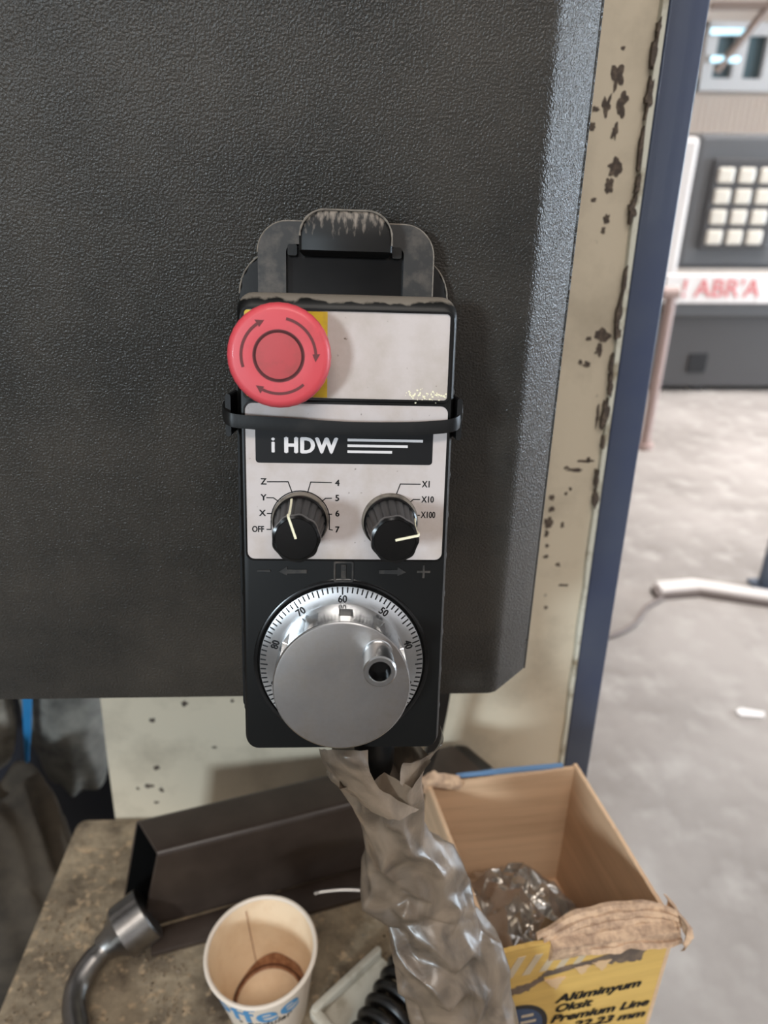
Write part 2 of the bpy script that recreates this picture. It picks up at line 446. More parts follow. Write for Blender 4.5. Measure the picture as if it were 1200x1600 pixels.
# pole, post, floor bar, hose and paper scrap on the hall floor
t = thing('thin_pole', 'thin pinkish pole standing on the floor beside the blue post', 'pole', (1.50, 3.285, 0))
bm = bm_new(); sweep(bm, [(0, 0, .02), (0, 0, .80)], .026, 12); obj('shaft', bm, 'pole_pink', t, True)
bm = bm_new(); sweep(bm, [(0, 0, 0), (0, 0, .03)], .045, 12); obj('foot', bm, 'pole_pink', t, True)
bm = bm_new(); sweep(bm, [(-.05, 0, .80), (.03, 0, .80)], .03, 10); obj('cross_bar', bm, 'pole_pink', t, True)
t = thing('steel_post', 'grey-blue steel post standing on the bright floor at the right edge', 'post', (1.47, 1.92, 0))
bm = bm_new(); sweep(bm, [(0, 0, 0), (.0, 0, .34)], .03, 14); obj('shaft', bm, 'post_blue', t, True)
bm = bm_new(); box(bm, (-.05, -.04, 0), (.05, .04, .012)); obj('foot_plate', bm, 'post_blue', t)
t = thing('floor_bar', 'low white-topped bar lying across the bright floor', 'bar', (1.04, 1.87, 0))
bm = bm_new(); loft(bm, [[Vector((x, y+a, z)) for a, z in ((-.035, 0), (-.03, .022), (.03, .022), (.035, 0))] for x, y in ((0, 0), (.16, .02), (.40, -.06), (.8, -.20))])
obj('bar', bm, 'bar_dark', t)
bm = bm_new(); loft(bm, [[Vector((x, y+a, z)) for a, z in ((-.016, .022), (-.012, .030), (.045, .030), (.05, .022))] for x, y in ((.02, 0), (.16, .02), (.40, -.06), (.8, -.20))])
obj('top_strip', bm, 'hall_white', t)
bm = bm_new(); sweep(bm, spline([(1.06, 1.84, .008), (.98, 1.78, .008), (.90, 1.68, .008), (.78, 1.61, .008), (.6, 1.56, .008)], 5), .009, 8)
tag(origin_at(obj('floor_cable', bm, 'bar_dark', None, True), (1.06, 1.84, 0)), 'thin grey cable running from the floor bar behind the blue post', 'cable')
bm = bm_new(); prism(bm, [(-.035, -.012), (.03, -.02), (.04, .0), (-.02, .018), (-.038, .008)], 0, .006, 'z')
o = obj('paper_scrap', bm, 'sign_white'); o.location = (1.095, 1.261, 0); tag(o, 'small white paper scrap on the floor at the right edge', 'scrap')

# ------------------------------------------------------------------ machine frame: cream column and blue door edge
def colx(z): return .1725 + (1.503-z)*.0165   # boundary, leaning slightly
cc = thing('machine_column', 'cream painted machine column with chipped paint behind the black cabinet', 'column', (0, .18, 0))
bm = bm_new()
zs = [0, .5, .87, .93, 1.01, 1.12, 1.5, 2.2]
lx = [-.30, -.25, -.229, -.2255, -.220, -.2165, -.21, -.20]
pts = [(lx[i], zs[i]) for i in range(len(zs))] + [(colx(z), z) for z in zs[::-1]]
prism(bm, pts, 0, .12)
obj('body', bm, 'cream', cc)
# irregular raised enamel edge along the blue door
zz = [.80+.02*i for i in range(60)]
def edge_strip(lo, hi, y, jag, seed):
    rings = []
    for i, z in enumerate(zz):
        j = jag*noise.noise(Vector((seed, z*30, 0)))
        x0 = colx(z)+lo+j; x1 = colx(z)+hi
        rings.append([(x0, 0, z), (x0+.0008, -y, z), (x1, -y, z), (x1, 0, z)])
    b = bm_new(); loft(b, rings); return b
obj('edge_lip', edge_strip(-.0045, -.0005, .0035, .0012, 2), 'cream_edge', cc)
# places where the paint has come off, down to brown metal
def blob(cx, cz, rx, rz, seed, n=22, jag=.55, th=.0004, rot=0.):
    b = bm_new(); pts = []
    for k in range(n):
        a = 2*PI*k/n; s = 1+jag*noise.noise(Vector((math.cos(a)*1.7+seed*3.1, math.sin(a)*1.7, seed)))*1.6
        px, pz = rx*s*math.cos(a), rz*s*math.sin(a)
        pts.append((cx+px*math.cos(rot)-pz*math.sin(rot), cz+px*math.sin(rot)+pz*math.cos(rot)))
    prism(b, pts, -th, 0); return b
chips = [(.1495, 1.4655, .0040, .0055), (.1455, 1.451, .0022, .0055), (.1545, 1.452, .0030, .0060), (.1525, 1.438, .0016, .0040), (.139, 1.4495, .0022, .0014), (.1385, 1.440, .0020, .0018),
         (.1555, 1.419, .0042, .0055), (.1535, 1.408, .0030, .0040), (.1450, 1.400, .0016, .0012), (.1545, 1.389, .0022, .0030), (.1535, 1.382, .0014, .0018),
         (.1620, 1.316, .0042, .0044), (.1612, 1.306, .0022, .0036), (.1535, 1.314, .0016, .0016), (.1500, 1.298, .0014, .0014), (.1545, 1.2965, .0024, .0016),
         (.1670, 1.2600, .0012, .0075), (.1625, 1.2250, .0060, .0012), (.1560, 1.2180, .0055, .0012), (.1500, 1.2200, .0020, .0010), (.1650, 1.2265, .0014, .0014),
         (.1418, 1.196, .0020, .0022), (.1432, 1.186, .0024, .0020), (.1415, 1.1755, .0032, .0040), (.1410, 1.1655, .0014, .0036), (.1425, 1.155, .0016, .0018),
         (.1520, 1.199, .0012, .0012), (.1550, 1.203, .0012, .0014), (.1520, 1.1730, .0012, .0024), (.1425, 1.1450, .0022, .0016), (.1530, 1.138, .0016, .0016), (.1600, 1.119, .0036, .0010),
         (.1480, 1.098, .0014, .0016), (.1510, 1.4800, .0010, .0010),
         (-.1930, .9090, .0036, .0026), (-.1820, .9035, .0020, .0024), (-.1830, .9310, .0024, .0020), (-.1800, .9860, .0024, .0022), (-.1500, 1.004, .0024, .0030),
         (-.2030, .9060, .0014, .0012), (-.1890, .8880, .0020, .0014), (-.13, .954, .0018, .0012), (-.1100, 1.006, .0012, .0022)]
for i, (x, z, rx, rz) in enumerate(chips):
    obj('paint_chip', blob(x, z, rx, rz, i*1.37+.4), 'chip', cc)
for i, z in enumerate((1.489, 1.477, 1.455, 1.428, 1.409, 1.395, 1.352, 1.331, 1.318, 1.298, 1.283, 1.262, 1.240, 1.213, 1.196)):
    obj('paint_chip', blob(colx(z)-.0040-.0010*(i % 2), z, .0011+.0005*(i % 3), .0048+.002*(i % 4), i*2.2+9, th=.0042), 'chip', cc)

dd = thing('machine_door', 'dark blue painted door edge of the machine beside the cream column', 'door', (0, .18, 0))
bm = bm_new()
z0_, z1_ = 0., 2.2
x0_, x1_ = colx(z0_), colx(z1_); wdt = .0228
prism(bm, [(x0_, z0_), (x0_+wdt, z0_), (x1_+wdt, z1_), (x1_, z1_)], -.004, .05)
bevel(bm, .0015, 3)
obj('panel', bm, 'blue', dd, True)
bm = bm_new(); prism(bm, [(x0_+wdt-.0005, .3), (x0_+wdt+.0008-.0045, .3), (x1_+wdt-.0002, z1_), (x1_+wdt-.002, z1_)], -.0052, -.0035)
bm.free()

# dark navy cabinet side far behind the left end of the bench
bm = bm_new(); box(bm, (-.95, .46, .0), (-.20, .62, 1.25)); bevel(bm, .004, 2)
o = obj('navy_cabinet', bm, 'navy'); origin_at(o, (-.55, .54, 0))
tag(o, 'dark navy cabinet side showing between the cloth and the cream column', 'cabinet')

# ------------------------------------------------------------------ black control cabinet
cab = thing('control_cabinet', 'black control cabinet with grained powder coat that the pendant hangs on', 'cabinet', (-.2, .0, 1.164))
prof = [(-.42, 0), (.0678, 0), (.0700, .0004), (.0722, .0014), (.0738, .0028), (.0905, .0195), (.0916, .0210), (.0920, .0228), (.0920, .17), (-.42, .17)]
bm = bm_new()
rings = []
for z, ins in ((0.0, .0012), (.0006, .0003), (.0016, 0.), (.80, 0.)):
    rings.append([(x+.2, y+(ins if y < .1 else 0), z) for x, y in prof])
loft(bm, rings)
obj('body', bm, 'powder', cab, True, 25)
# seam strip along the outer edge of the return
bm = bm_new(); sweep(bm, [(.2921, .0225, .0), (.2921, .0225, .8)], .0009, 8); obj('edge_bead', bm, 'powder', cab, True)

# ------------------------------------------------------------------ bench
bn = thing('workbench', 'greasy grey-brown workbench top covered in fine metal grit', 'bench', (-.04, -.12, 0))
bm = bm_new()
pts = rrect(-.222, .205, -.33, .298, .008, 4)
nx = 60
loft(bm, [[(x, y, .84) for x, y in pts], [(x, y, .868) for x, y in pts], [(x*.995, y*.996, .870) for x, y in pts]])
obj('top', bm, 'bench', bn)
for (x, y) in ((-.19, -.29), (.17, -.29), (-.19, .26), (.17, .26)):
    bm = bm_new(); box(bm, (x-.02, y-.02, 0), (x+.02, y+.02, .84)); obj('leg', bm, 'tube', bn)
# crust of grit: many tiny chips as one stuff object
bm = bm_new(); random.seed(11)
for k in range(5200):
    u = random.random()
    x = random.uniform(-.255, .06); y = random.uniform(-.06, .15)
    d = noise.noise(Vector((x*22, y*22, 3)))
    if d < -.05 or random.random() > .35+1.4*max(d, 0)+(.35 if y < .03 else 0): continue
    s = random.uniform(.0004, .0015) * (1.6 if random.random() < .08 else 1)
    a = random.random()*PI
    c0 = Vector((x, y, .8701))
    q = [c0+Vector((math.cos(a+j*2.1)*s*random.uniform(.6, 1.3), math.sin(a+j*2.1)*s*random.uniform(.6, 1.3), 0)) for j in range(3)]
    top = bm.verts.new(c0+Vector((0, 0, s*random.uniform(.5, 1.1))))
    vv = [bm.verts.new(p) for p in q]
    for j in range(3): bm.faces.new((vv[j], vv[(j+1) % 3], top))
    bm.faces.new(vv)
o = obj('metal_grit', bm, 'grit'); origin_at(o, (-.1, .04, .87))
tag(o, 'fine brown metal grit scattered over the bench top', 'grit', kind='stuff')

# ------------------------------------------------------------------ pendant holder on the cabinet
PLOC = Vector((-.00624, -.05467, 1.28804)); PROT = Euler((R(-13.14), R(1.56), R(1.095)), 'XYZ')
hol = thing('pendant_holder', 'black plastic hanger bracket with hook tab and strap around the pendant', 'holder', PLOC, PROT)
def mm(p): return tuple(v/1000 for v in p)
def lp(bm, pts, h0, h1):     # polygon in pendant x,z millimetres, from depth h0 to h1 (h towards the viewer)
    prism(bm, [mm(p) for p in pts], -h0/1000, -h1/1000)
def bevel_front(bm, off, seg=2):
    bmesh.ops.bevel(bm, geom=list(bm.edges), offset=off/1000, segments=seg, affect='EDGES', clamp_overlap=True)
def arch(xl, xr, z0, z1, r):
    return [(xl, z0)]+[(xr, z0)]+[(xr-r+r*math.cos(R(a)), z1-r+r*math.sin(R(a))) for a in range(0, 91, 10)]+[(xl+r-r*math.cos(R(a)), z1-r+r*math.sin(R(a))) for a in range(90, -1, -10)]
bm = bm_new(); lp(bm, arch(-42.9, 39.8, -60, 112.5, 17), -26, -29); bevel(bm, .0008, 2)
obj('back_plate', bm, 'plastic', hol, True)
for (z0, z1, d) in ((-55, -38, 64), (70, 92, 33.5)):
    bm = bm_new(); lp(bm, rrect(-15, 14, z0, z1, 2, 3), -29, -d); obj('standoff', bm, 'plastic', hol)
# arch: outer outline with a window in it
bm = bm_new()
def loop_frame(bm, outer, inner, h0, h1):
    n = len(outer)
    rings = [[Vector((a/1000, -h0/1000, b/1000)) for a, b in inner], [Vector((a/1000, -h1/1000, b/1000)) for a, b in inner],
             [Vector((a/1000, -h1/1000, b/1000)) for a, b in outer], [Vector((a/1000, -h0/1000, b/1000)) for a, b in outer]]
    vs = [[bm.verts.new(p) for p in r_] for r_ in rings]
    for q in range(4):
        A, B = vs[q], vs[(q+1) % 4]
        for i in range(n):
            j = (i+1) % n; bm.faces.new((A[i], A[j], B[j], B[i]))
loop_frame(bm, arch(-34.8, 32.8, 84, 122, 11.5), arch(-24, 21.3, 89, 113.8, 3), -18, -22)
obj('hook_frame', bm, 'dusty', hol, True, 30)
# dark pocket behind the window and two little inner tabs
bm = bm_new(); lp(bm, [(-25, 85), (22.5, 85), (22.5, 115), (-25, 115)], -22.2, -25.8); obj('pocket', bm, 'gloss', hol)
for x in (-21.5, 18.5):
    bm = bm_new(); lp(bm, rrect(x-1.8, x+1.8, 109.5, 113.6, .8, 3), -16.5, -22); obj('tab', bm, 'plastic', hol)
# tongue: folded forward above the window, worn along its edge
bm = bm_new()
rings = []
for (h, dz, grow) in ((-18, -1.5, -1.2), (-12, -.6, -.4), (-8.6, -.1, 0), (-7.4, -.2, -.4), (-6.9, -.4, -1.2)):
    ring = []
    for a in arch(-18.5-grow, 16.2+grow, 110.6-(grow*.4), 125.2+grow, 9.5): ring.append(Vector((a[0]/1000, -h/1000, (a[1]+dz)/1000)))
    rings.append(ring)
loft(bm, rings)
obj('hook_tab', bm, 'tab', hol, True, 50)
# pale scuffed rim of the tab
bm = bm_new()
pts = [(a/1000, .0072, b/1000) for a, b in arch(-18.2, 15.9, 113, 124.9, 9.3)[1:]]
rr = [.00028+.00045*abs(noise.noise(Vector((p[0]*600, p[2]*600, 1)))) for p in pts]
sweep(bm, pts, rr, 6); obj('scuffed_rim', bm, 'rimdust', hol, True)
# pale dust line along the arch and the back plate
for (xl, xr, z1, r_, h) in ((-34.9, 32.9, 122.1, 11.6, -18.2), (-43, 39.9, 112.6, 17.1, -26.2)):
    bm = bm_new(); pts = [(a/1000, -h/1000, b/1000) for a, b in arch(xl, xr, 93 if h > -20 else 96, z1, r_)[1:]]
    sweep(bm, pts, .00032, 6); obj('dusty_edge', bm, 'rimdust', hol, True)
# side arms and strap
for s, x in ((-1, -44.6), (1, 42.9)):
    bm = bm_new(); lp(bm, rrect(x-1.0, x+1.0, 42, 58, .9, 2), 1, -26); obj('side_arm', bm, 'plastic', hol)
    bm = bm_new()
    rings = []
    for (d, r_) in ((0, 4.2), (.8, 4.2), (1.6, 3.4), (1.8, 1.2)):
        rings.append([Vector(((x+s*(1+d))/1000, (10+r_*math.cos(2*PI*k/6))/1000, (52+r_*math.sin(2*PI*k/6))/1000)) for k in range(6)])
    loft(bm, rings); obj('bolt', bm, 'worn', hol)
bm = bm_new()
path = [(-45.6, 20, 53.2), (-46.3, 8, 52.4), (-46.2, 1, 51.2), (-44.0, -3.4, 49.2), (-39, -4.2, 48.2), (-20, -4.4, 47.3), (0, -4.4, 46.4), (20, -4.4, 46.6), (34, -4.2, 47.4), (40.5, -3.2, 48.4), (43.3, 1, 50.0), (43.9, 8, 50.8), (43.9, 20, 51.2)]
path = spline(path, 6)
hh = [2.4]*len(path)
rings = []
for i, p in enumerate(path):
    a = Vector(path[max(i-1, 0)]); b = Vector(path[min(i+1, len(path)-1)]); t = (b-a).normalized()
    nrm = Vector((t.y, -t.x, 0)).normalized()
    P = Vector(p); hz = Vector((0, 0, 2.55))
    q = [P-nrm*.7-hz*.9, P+nrm*.7-hz, P+nrm*1.0+hz*0, P+nrm*.7+hz, P-nrm*.7+hz*.9]
    rings.append([v/1000 for v in q])
loft(bm, rings)
obj('strap', bm, 'plastic', hol, True, 40)

# ------------------------------------------------------------------ the handwheel pendant
pen = thing('handwheel_pendant', 'black hand-held control pendant with red stop button and silver handwheel', 'control pendant', PLOC, PROT)
def pobj(name, bm, ma, par=None, smooth=True, angle=35):
    return obj(name, bm, ma, par or pen, smooth, angle)
def lathe(cx, cz, prof, n=64, rf=None, cap0=True, cap1=True):
    """profile of (radius, height) about an axis towards the viewer; millimetres"""
    b = bm_new(); rings = []
    for r_, h in prof:
        ring = []
        for k in range(n):
            a = 2*PI*k/n; rr_ = rf(r_, h, a) if rf else r_
            ring.append(Vector(((cx+rr_*math.cos(a))/1000, -h/1000, (cz+rr_*math.sin(a))/1000)))
        rings.append(ring)
    loft(b, rings, True, cap0, cap1)
    return b
bm = bm_new(); rings = []
for (h, xl, xr, zl, zh, r_) in ((-17, -39, 38.5, -86, 93, 6), (-14, -40, 39.5, -88, 95, 6), (-7, -41.2, 40.9, -90.2, 95.2, 6), (-4, -41.2, 40.9, -90.2, 94.6, 6), (-2, -40.9, 40.7, -90.1, 93.2, 5.6),
                               (-.8, -40.4, 40.2, -90, 91.6, 5), (0, -39.8, 39.6, -89.6, 90.0, 4.4)):
    rings.append([Vector((a/1000, -h/1000, b/1000)) for a, b in rrect(xl, xr, zl, zh, r_, 6)])
loft(bm, rings)
pobj('case', bm, 'case')
# rear shell edge visible at the left and along the right
bm = bm_new(); rings = []
for (h, g) in ((-25.5, 0), (-20, .6), (-17, .2)):
    rings.append([Vector((a/1000, -h/1000, b/1000)) for a, b in rrect(-43.6-g, 41.0+g, -80, 62, 3, 4)])
loft(bm, rings); pobj('rear_shell', bm, 'plastic')
# raised frame round the two label fields
def ringframe(xl, xr, zl, zh, r_, wd, h):
    b = bm_new(); o_ = rrect(xl-wd, xr+wd, zl-wd, zh+wd, r_+wd*.6, 5); i_ = rrect(xl, xr, zl, zh, r_, 5)
    loop_frame(b, o_, i_, 0, h); return b
pobj('label_frame', ringframe(-38.3, 38.0, 57.0, 88.9, 1.6, .7, .8), 'gloss')
pobj('label_frame', ringframe(-38.5, 38.6, -6.4, 54.9, 3, .6, .5), 'gloss')
bm = bm_new(); lp(bm, rrect(-38.2, 37.9, 57.1, 88.8, 1.4), .25, 0)
lab1 = pobj('upper_label', bm, 'label2', None, False)
tag(lab1, 'blank dusty pale label')
bm = bm_new(); lp(bm, [(-38.0, 57.3), (-7.6, 57.3), (-7.6, 88.6), (-37.4, 88.6), (-38.0, 88)], .33, .25); tag(pobj('yellow_field', bm, 'yellow', lab1, False), 'yellow field behind the stop button')
# crumbs of dirt and glue at the label's lower right corner
bm = bm_new(); random.seed(3)
for k in range(70):
    x = random.uniform(22, 37.5); z = 58.3+abs(random.gauss(0, 1.2)) if random.random() < .7 else random.uniform(56, 58); r_ = random.uniform(.15, .45)
    pts = [(x+r_*math.cos(j*1.26)*random.uniform(.6, 1.3), z+r_*math.sin(j*1.26)) for j in range(5)]
    lp(bm, pts, .25+r_*.5, .2)
tag(pobj('dirt_crumbs', bm, 'pointer', lab1, False), kind='stuff')
bm = bm_new(); lp(bm, rrect(-38.4, 38.5, -6.3, 54.8, 2.8), .25, 0)
lab2 = pobj('main_label', bm, 'label', None, False); tag(lab2, 'pale printed label with axis and step markings')
bm = bm_new(); lp(bm, rrect(-34.7, 33.2, 32.1, 46.0, 1.3), .32, .25); pobj('black_banner', bm, 'ink', lab2, False)

def ptext(bm, body, x, z, cap, h=.34, align='CENTER', bold=0., sx=1., rot=0., spacing=1.):
    t = text_bm(body, cap/.70/1000, align, bold/1000, spacing=spacing, thick=.00003)
    mt = Matrix.Translation((x/1000, -h/1000, z/1000)) @ Matrix.Rotation(R(90), 4, 'X') @ Matrix.Rotation(rot, 4, 'Z') @ Matrix.Diagonal((sx, 1, 1, 1))
    merge(bm, t, mt)
bm = bm_new()
ptext(bm, 'i', -28.0, 38.85, 6.0, .40, 'CENTER', .22)
ptext(bm, 'HDW', -13.8, 38.75, 5.9, .40, 'CENTER', .42, sx=.93, spacing=1.08)
for (x1, z) in ((29.3, 41.4), (23.5, 39.2), (17.5, 36.9)):
    lp(bm, [(.3, z-.5), (x1, z-.5), (x1, z+.5), (.3, z+.5)], .42, .34)
pobj('brand_lettering', bm, 'white_ink', lab2, False)
bm = bm_new()
for s, x, z in (('Z', -31.8, 24.7), ('Y', -31.9, 18.4), ('X', -32.4, 12.2), ('OFF', -34.2, 5.7), ('4', -3.4, 24.5), ('5', -3.4, 18.5), ('6', -3.3, 12.3), ('7', -3.3, 5.8)):
    bm = bm_new(); ptext(bm, s, x, z, 2.4, .30, 'CENTER', .12, 1. if len(s) == 1 else .78); pobj('scale_lettering', bm, 'ink', lab2, False)
for s, x, z in (('X1', 29.6, 24.4), ('X10', 29.6, 18.3), ('X100', 29.6, 12.1)):
    bm = bm_new(); ptext(bm, s, x, z, 2.5, .30, 'LEFT', .12, .80 if s != 'X100' else .72); pobj('scale_lettering', bm, 'ink', lab2, False)
def pline(pts, wd=.20, h=.31):
    bm = bm_new()
    for a, b in zip(pts[:-1], pts[1:]):
        A = Vector(a); B = Vector(b); t = (B-A).normalized(); n_ = Vector((-t.y, t.x))*wd; t = t*wd*.7
        lp(bm, [tuple(A-t-n_), tuple(B+t-n_), tuple(B+t+n_), tuple(A-t+n_)], h, .25)
    pobj('scale_line', bm, 'ink', lab2, False)
def parc(cx, cz, r_, a0, a1, n=24): return [(cx+r_*math.cos(R(a0+(a1-a0)*i/n)), cz+r_*math.sin(R(a0+(a1-a0)*i/n))) for i in range(n+1)]
K1 = (-17.7, 9.9); K2 = (17.3, 9.8)
pline([(-30.4, 24.7), (-22.4, 24.8), (-20.9, 20.6)]); pline([(-5.7, 24.7), (-13.7, 24.8), (-14.9, 20.6)])
pline([(-30.7, 18.4), (-28.1, 18.4), (-26.1, 16.9)]); pline([(-5.6, 18.5), (-8.0, 18.4), (-9.5, 17.0)])
pline([(-30.6, 12.1), (-28.6, 12.1)]); pline([(-5.5, 12.1), (-6.9, 12.1)])
pline([(-30.8, 5.7), (-29.1, 5.7), (-29.1, 9.2)]); pline([(-5.2, 5.7), (-6.4, 5.9), (-6.4, 9.2)])
pline(parc(K1[0], K1[1], 11.35, -4, 184))
pline([(28.9, 24.5), (21.1, 24.5), (19.6, 20.3)]); pline([(28.9, 18.4), (26.4, 18.4), (24.7, 16.9)]); pline([(29.0, 12.0), (27.6, 12.0), (28.5, 13.0)][:2])
pline(parc(K2[0], K2[1], 10.9, 12, 78))

# emergency stop button
es = lathe(-24.3, 72.7, [(14, .25), (14, 1.5), (11.5, 1.8), (11.5, 9)], 48)
neck = pobj('stop_button_collar', es, 'gloss')
sb = lathe(-24.3, 72.7, [(11, 8), (16.4, 9), (17.9, 10.6), (18.3, 13), (18.0, 15.2), (17.0, 16.6), (15.6, 17.0), (9.0, 16.6), (8.7, 15.9), (8.3, 15.9), (8.0, 16.4), (4, 16.8), (.6, 16.9)], 72,
           rf=lambda r_, h, a: r_+(.05*math.cos(a*36) if 10 < h < 15.5 and r_ > 17 else 0))
stop = pobj('stop_button', sb, 'red', None, True, 50); tag(stop, 'red mushroom stop button with twist arrows')
bm = lathe(-24.3, 72.7, [(9.1, 16.62), (9.1, 16.72), (8.75, 16.72), (8.75, 16.62)], 64); pobj('groove_ring', bm, 'red_dark', stop)
bm = lathe(-24.3, 72.7, [(7.9, 16.1), (7.9, 16.62), (4, 16.95), (.5, 17.05)], 64); pobj('centre_disc', bm, 'red_worn', stop)
for a0, a1 in ((198, 124), (78, 4), (-48, -116)):
    bm = bm_new()
    n = 16; h = 16.98
    O_ = [(-24.3+13.5*math.cos(R(a0+(a1-a0)*i/n)), 72.7+13.5*math.sin(R(a0+(a1-a0)*i/n))) for i in range(n+1)]
    I_ = [(-24.3+12.5*math.cos(R(a0+(a1-a0)*i/n)), 72.7+12.5*math.sin(R(a0+(a1-a0)*i/n))) for i in range(n+1)]
    lp(bm, O_+I_[::-1], h, h-.3)
    tip = R(a1-12); aa = R(a1)
    lp(bm, [(-24.3+14.6*math.cos(aa), 72.7+14.6*math.sin(aa)), (-24.3+13*math.cos(tip), 72.7+13*math.sin(tip)), (-24.3+11.8*math.cos(aa), 72.7+11.8*math.sin(aa))], h, h-.3)
    pobj('arrow', bm, 'red_dark', stop, False)

# two fluted selector knobs
def knob(name, c, ang, label):
    cx, cz = c
    b = lathe(cx, cz, [(11.0, .25), (11.1, 1.6), (10.9, 2.6), (10.2, 3.4)], 64)
    sk = pobj(name, b, 'rimdust'); tag(sk, label)
    b = lathe(cx, cz, [(10.3, 3), (10.4, 5.2), (9.8, 5.8)], 64); pobj('skirt', b, 'gloss', sk)
    def flute(r_, h, a): return r_-(.55*max(0, math.cos(a*18))**2 if 6 < h < 27.6 else .0)
    b = lathe(cx, cz, [(9.6, 5.5), (9.6, 6.4), (9.2, 10), (8.8, 16), (8.35, 22), (8.15, 26)], 144, rf=flute); pobj('grip', b, 'plastic', sk, True, 60)
    b = lathe(cx, cz, [(7.9, 24), (8.5, 26), (8.7, 28), (8.5, 29.3), (7.6, 29.6), (7.3, 29.2), (2, 29.2), (.3, 29.2)], 144, rf=lambda r_, h, a: r_+(.20*math.cos(a*9) if r_ > 7.8 and h < 29.4 else 0)); pobj('cap', b, 'gloss', sk, True, 50)
    # pointer: a line down the flank and over the cap
    b = bm_new(); ca, sa = math.cos(ang), math.sin(ang); nx_, nz_ = -sa, ca; wd = .42
    prof = [(10.0, 6.2), (9.35, 11), (8.95, 17), (8.75, 24), (9.2, 28), (8.6, 29.9), (7.4, 29.75), (.2, 29.55)]
    rings = []
    for r_, h in prof:
        up = .35 if r_ > 7.9 else .12
        q = []
        for s1, e in ((-1, 0), (1, 0), (1, 1), (-1, 1)):
            rr_ = r_+(e*-.6 if r_ > 7.9 else 0); hh_ = h-(e*.4 if r_ <= 8.7 else 0)
            q.append(Vector(((cx+rr_*ca+s1*wd*nx_)/1000, -hh_/1000, (cz+rr_*sa+s1*wd*nz_)/1000)))
        rings.append(q)
    loft(b, rings); pobj('pointer', b, 'pointer', sk, False)
knob('axis_knob', K1, R(108), 'left selector knob set to Z')
knob('step_knob', K2, R(13), 'right selector knob set to X100')

# embossed marks above the dial: minus, arrow, icon, arrow, plus
bm = bm_new()
lp(bm, rrect(-35, -29.5, -11.8, -10.9, .4, 2), .45, 0)
lp(bm, [(-26.5, -11.6), (-23, -9.4), (-23, -10.7), (-15.2, -10.7), (-15.2, -12.3), (-23, -12.3), (-23, -13.2)], .4, 0)
lp(bm, [(24.5, -11.6), (21, -9.4), (21, -10.7), (13.5, -10.7), (13.5, -12.3), (21, -12.3), (21, -13.2)], .4, 0)
lp(bm, [(28.8, -11.8), (34.2, -11.8), (34.2, -10.9), (28.8, -10.9)], .45, 0); lp(bm, [(31.05, -14), (31.95, -14), (31.95, -8.6), (31.05, -8.6)], .47, 0)
loop_frame(bm, rrect(-4.6, 3.4, -15.8, -7.2, .8, 3), rrect(-3.8, 2.6, -15.0, -8.0, .6, 3), 0, .5)
lp(bm, [(-1.6, -14.4), (.4, -14.4), (.4, -8.6), (-1.6, -8.6)], .5, 0)
for k in range(4): lp(bm, [(-1.2, -13.8+k*1.4), (0, -13.8+k*1.4), (0, -13.1+k*1.4), (-1.2, -13.1+k*1.4)], .65, .5)
bevel(bm, .00008, 1)
pobj('embossed_marks', bm, 'dusty', None, False)

# dial ring with ticks and numbers
DX, DZ = -.9, -50.6
b = lathe(DX, DZ, [(36, 0), (35.4, .35), (34.4, .4), (34.3, 0)], 96); pobj('dial_seat', b, 'gloss')
b = lathe(DX, DZ, [(33.2, 0), (33.5, .6), (33.3, 1.4), (30.2, 2.2), (25.5, 2.4)], 144, cap0=False, cap1=False)
dial = pobj('dial_ring', b, 'dial', None, True, 20); tag(dial, 'silver dial ring marked in tens')
bm = bm_new()
def dialh(r_): return 1.4+(33.3-r_)*.8/3.1 if r_ > 30.2 else 2.2+(30.2-r_)*.2/4.7
for k in range(100):
    a = R(90+k*3.6); ca, sa = math.cos(a), math.sin(a)
    r0 = 30.1 if k % 5 == 0 else 30.9; r1 = 33.15; wd = .28
    q = []
    for r_, s1 in ((r0, -1), (r1, -1), (r1, 1), (r0, 1)):
        q.append((r_, s1))
    lo = [Vector(((DX+r_*ca-s1*wd*sa)/1000, -(dialh(r_)-.1)/1000, (DZ+r_*sa+s1*wd*ca)/1000)) for r_, s1 in q]
    hi = [Vector(((DX+r_*ca-s1*wd*sa)/1000, -(dialh(r_)+.08)/1000, (DZ+r_*sa+s1*wd*ca)/1000)) for r_, s1 in q]
    loft(bm, [lo, hi])
tk_ = pobj('tick_marks', bm, 'ink', dial, False); tk_['kind'] = 'stuff'
for k in range(10):
    bm = bm_new(); v = (60+10*k) % 100
    a = R(90+36*k)
    ptext(bm, str(v), DX+28.2*math.cos(a), DZ+28.2*math.sin(a), 3.0, 2.42, 'CENTER', .10, .86, rot=a-PI/2)
    pobj('number', bm, 'ink', dial, False)

# handwheel with finger notches round its flank
def notch(r_, h, a):
    d = ((math.degrees(a)-87) % 30); d = min(d, 30-d)
    return r_-(2.8 if d < 5.6 and 8.0 < h < 21 else 0)
b = lathe(DX, DZ, [(26.3, 2.2), (26.4, 8.0), (26.4, 8.3), (26.4, 20.2), (26.4, 20.9), (26.45, 21.2), (26.4, 21.7), (25.9, 22.1)], 360, rf=notch, cap1=False)
wheel = pobj('handwheel', b, 'alu', None, True, 30); tag(wheel, 'silver aluminium handwheel with notched flank')
b = lathe(DX, DZ, [(25.9, 22.08), (25.5, 22.15), (12, 22.15), (.2, 22.15)], 144, cap0=False); pobj('face', b, 'alu_face', wheel)
b = lathe(12.6, -36.8, [(5.9, 21.9), (5.9, 22.6), (5.4, 22.7), (5.4, 24), (5.9, 33), (6.0, 37.6), (5.5, 38.2), (4.1, 38.2), (3.8, 37.8)], 64, cap1=False)
hd = pobj('crank_handle', b, 'alu', wheel, True, 30)
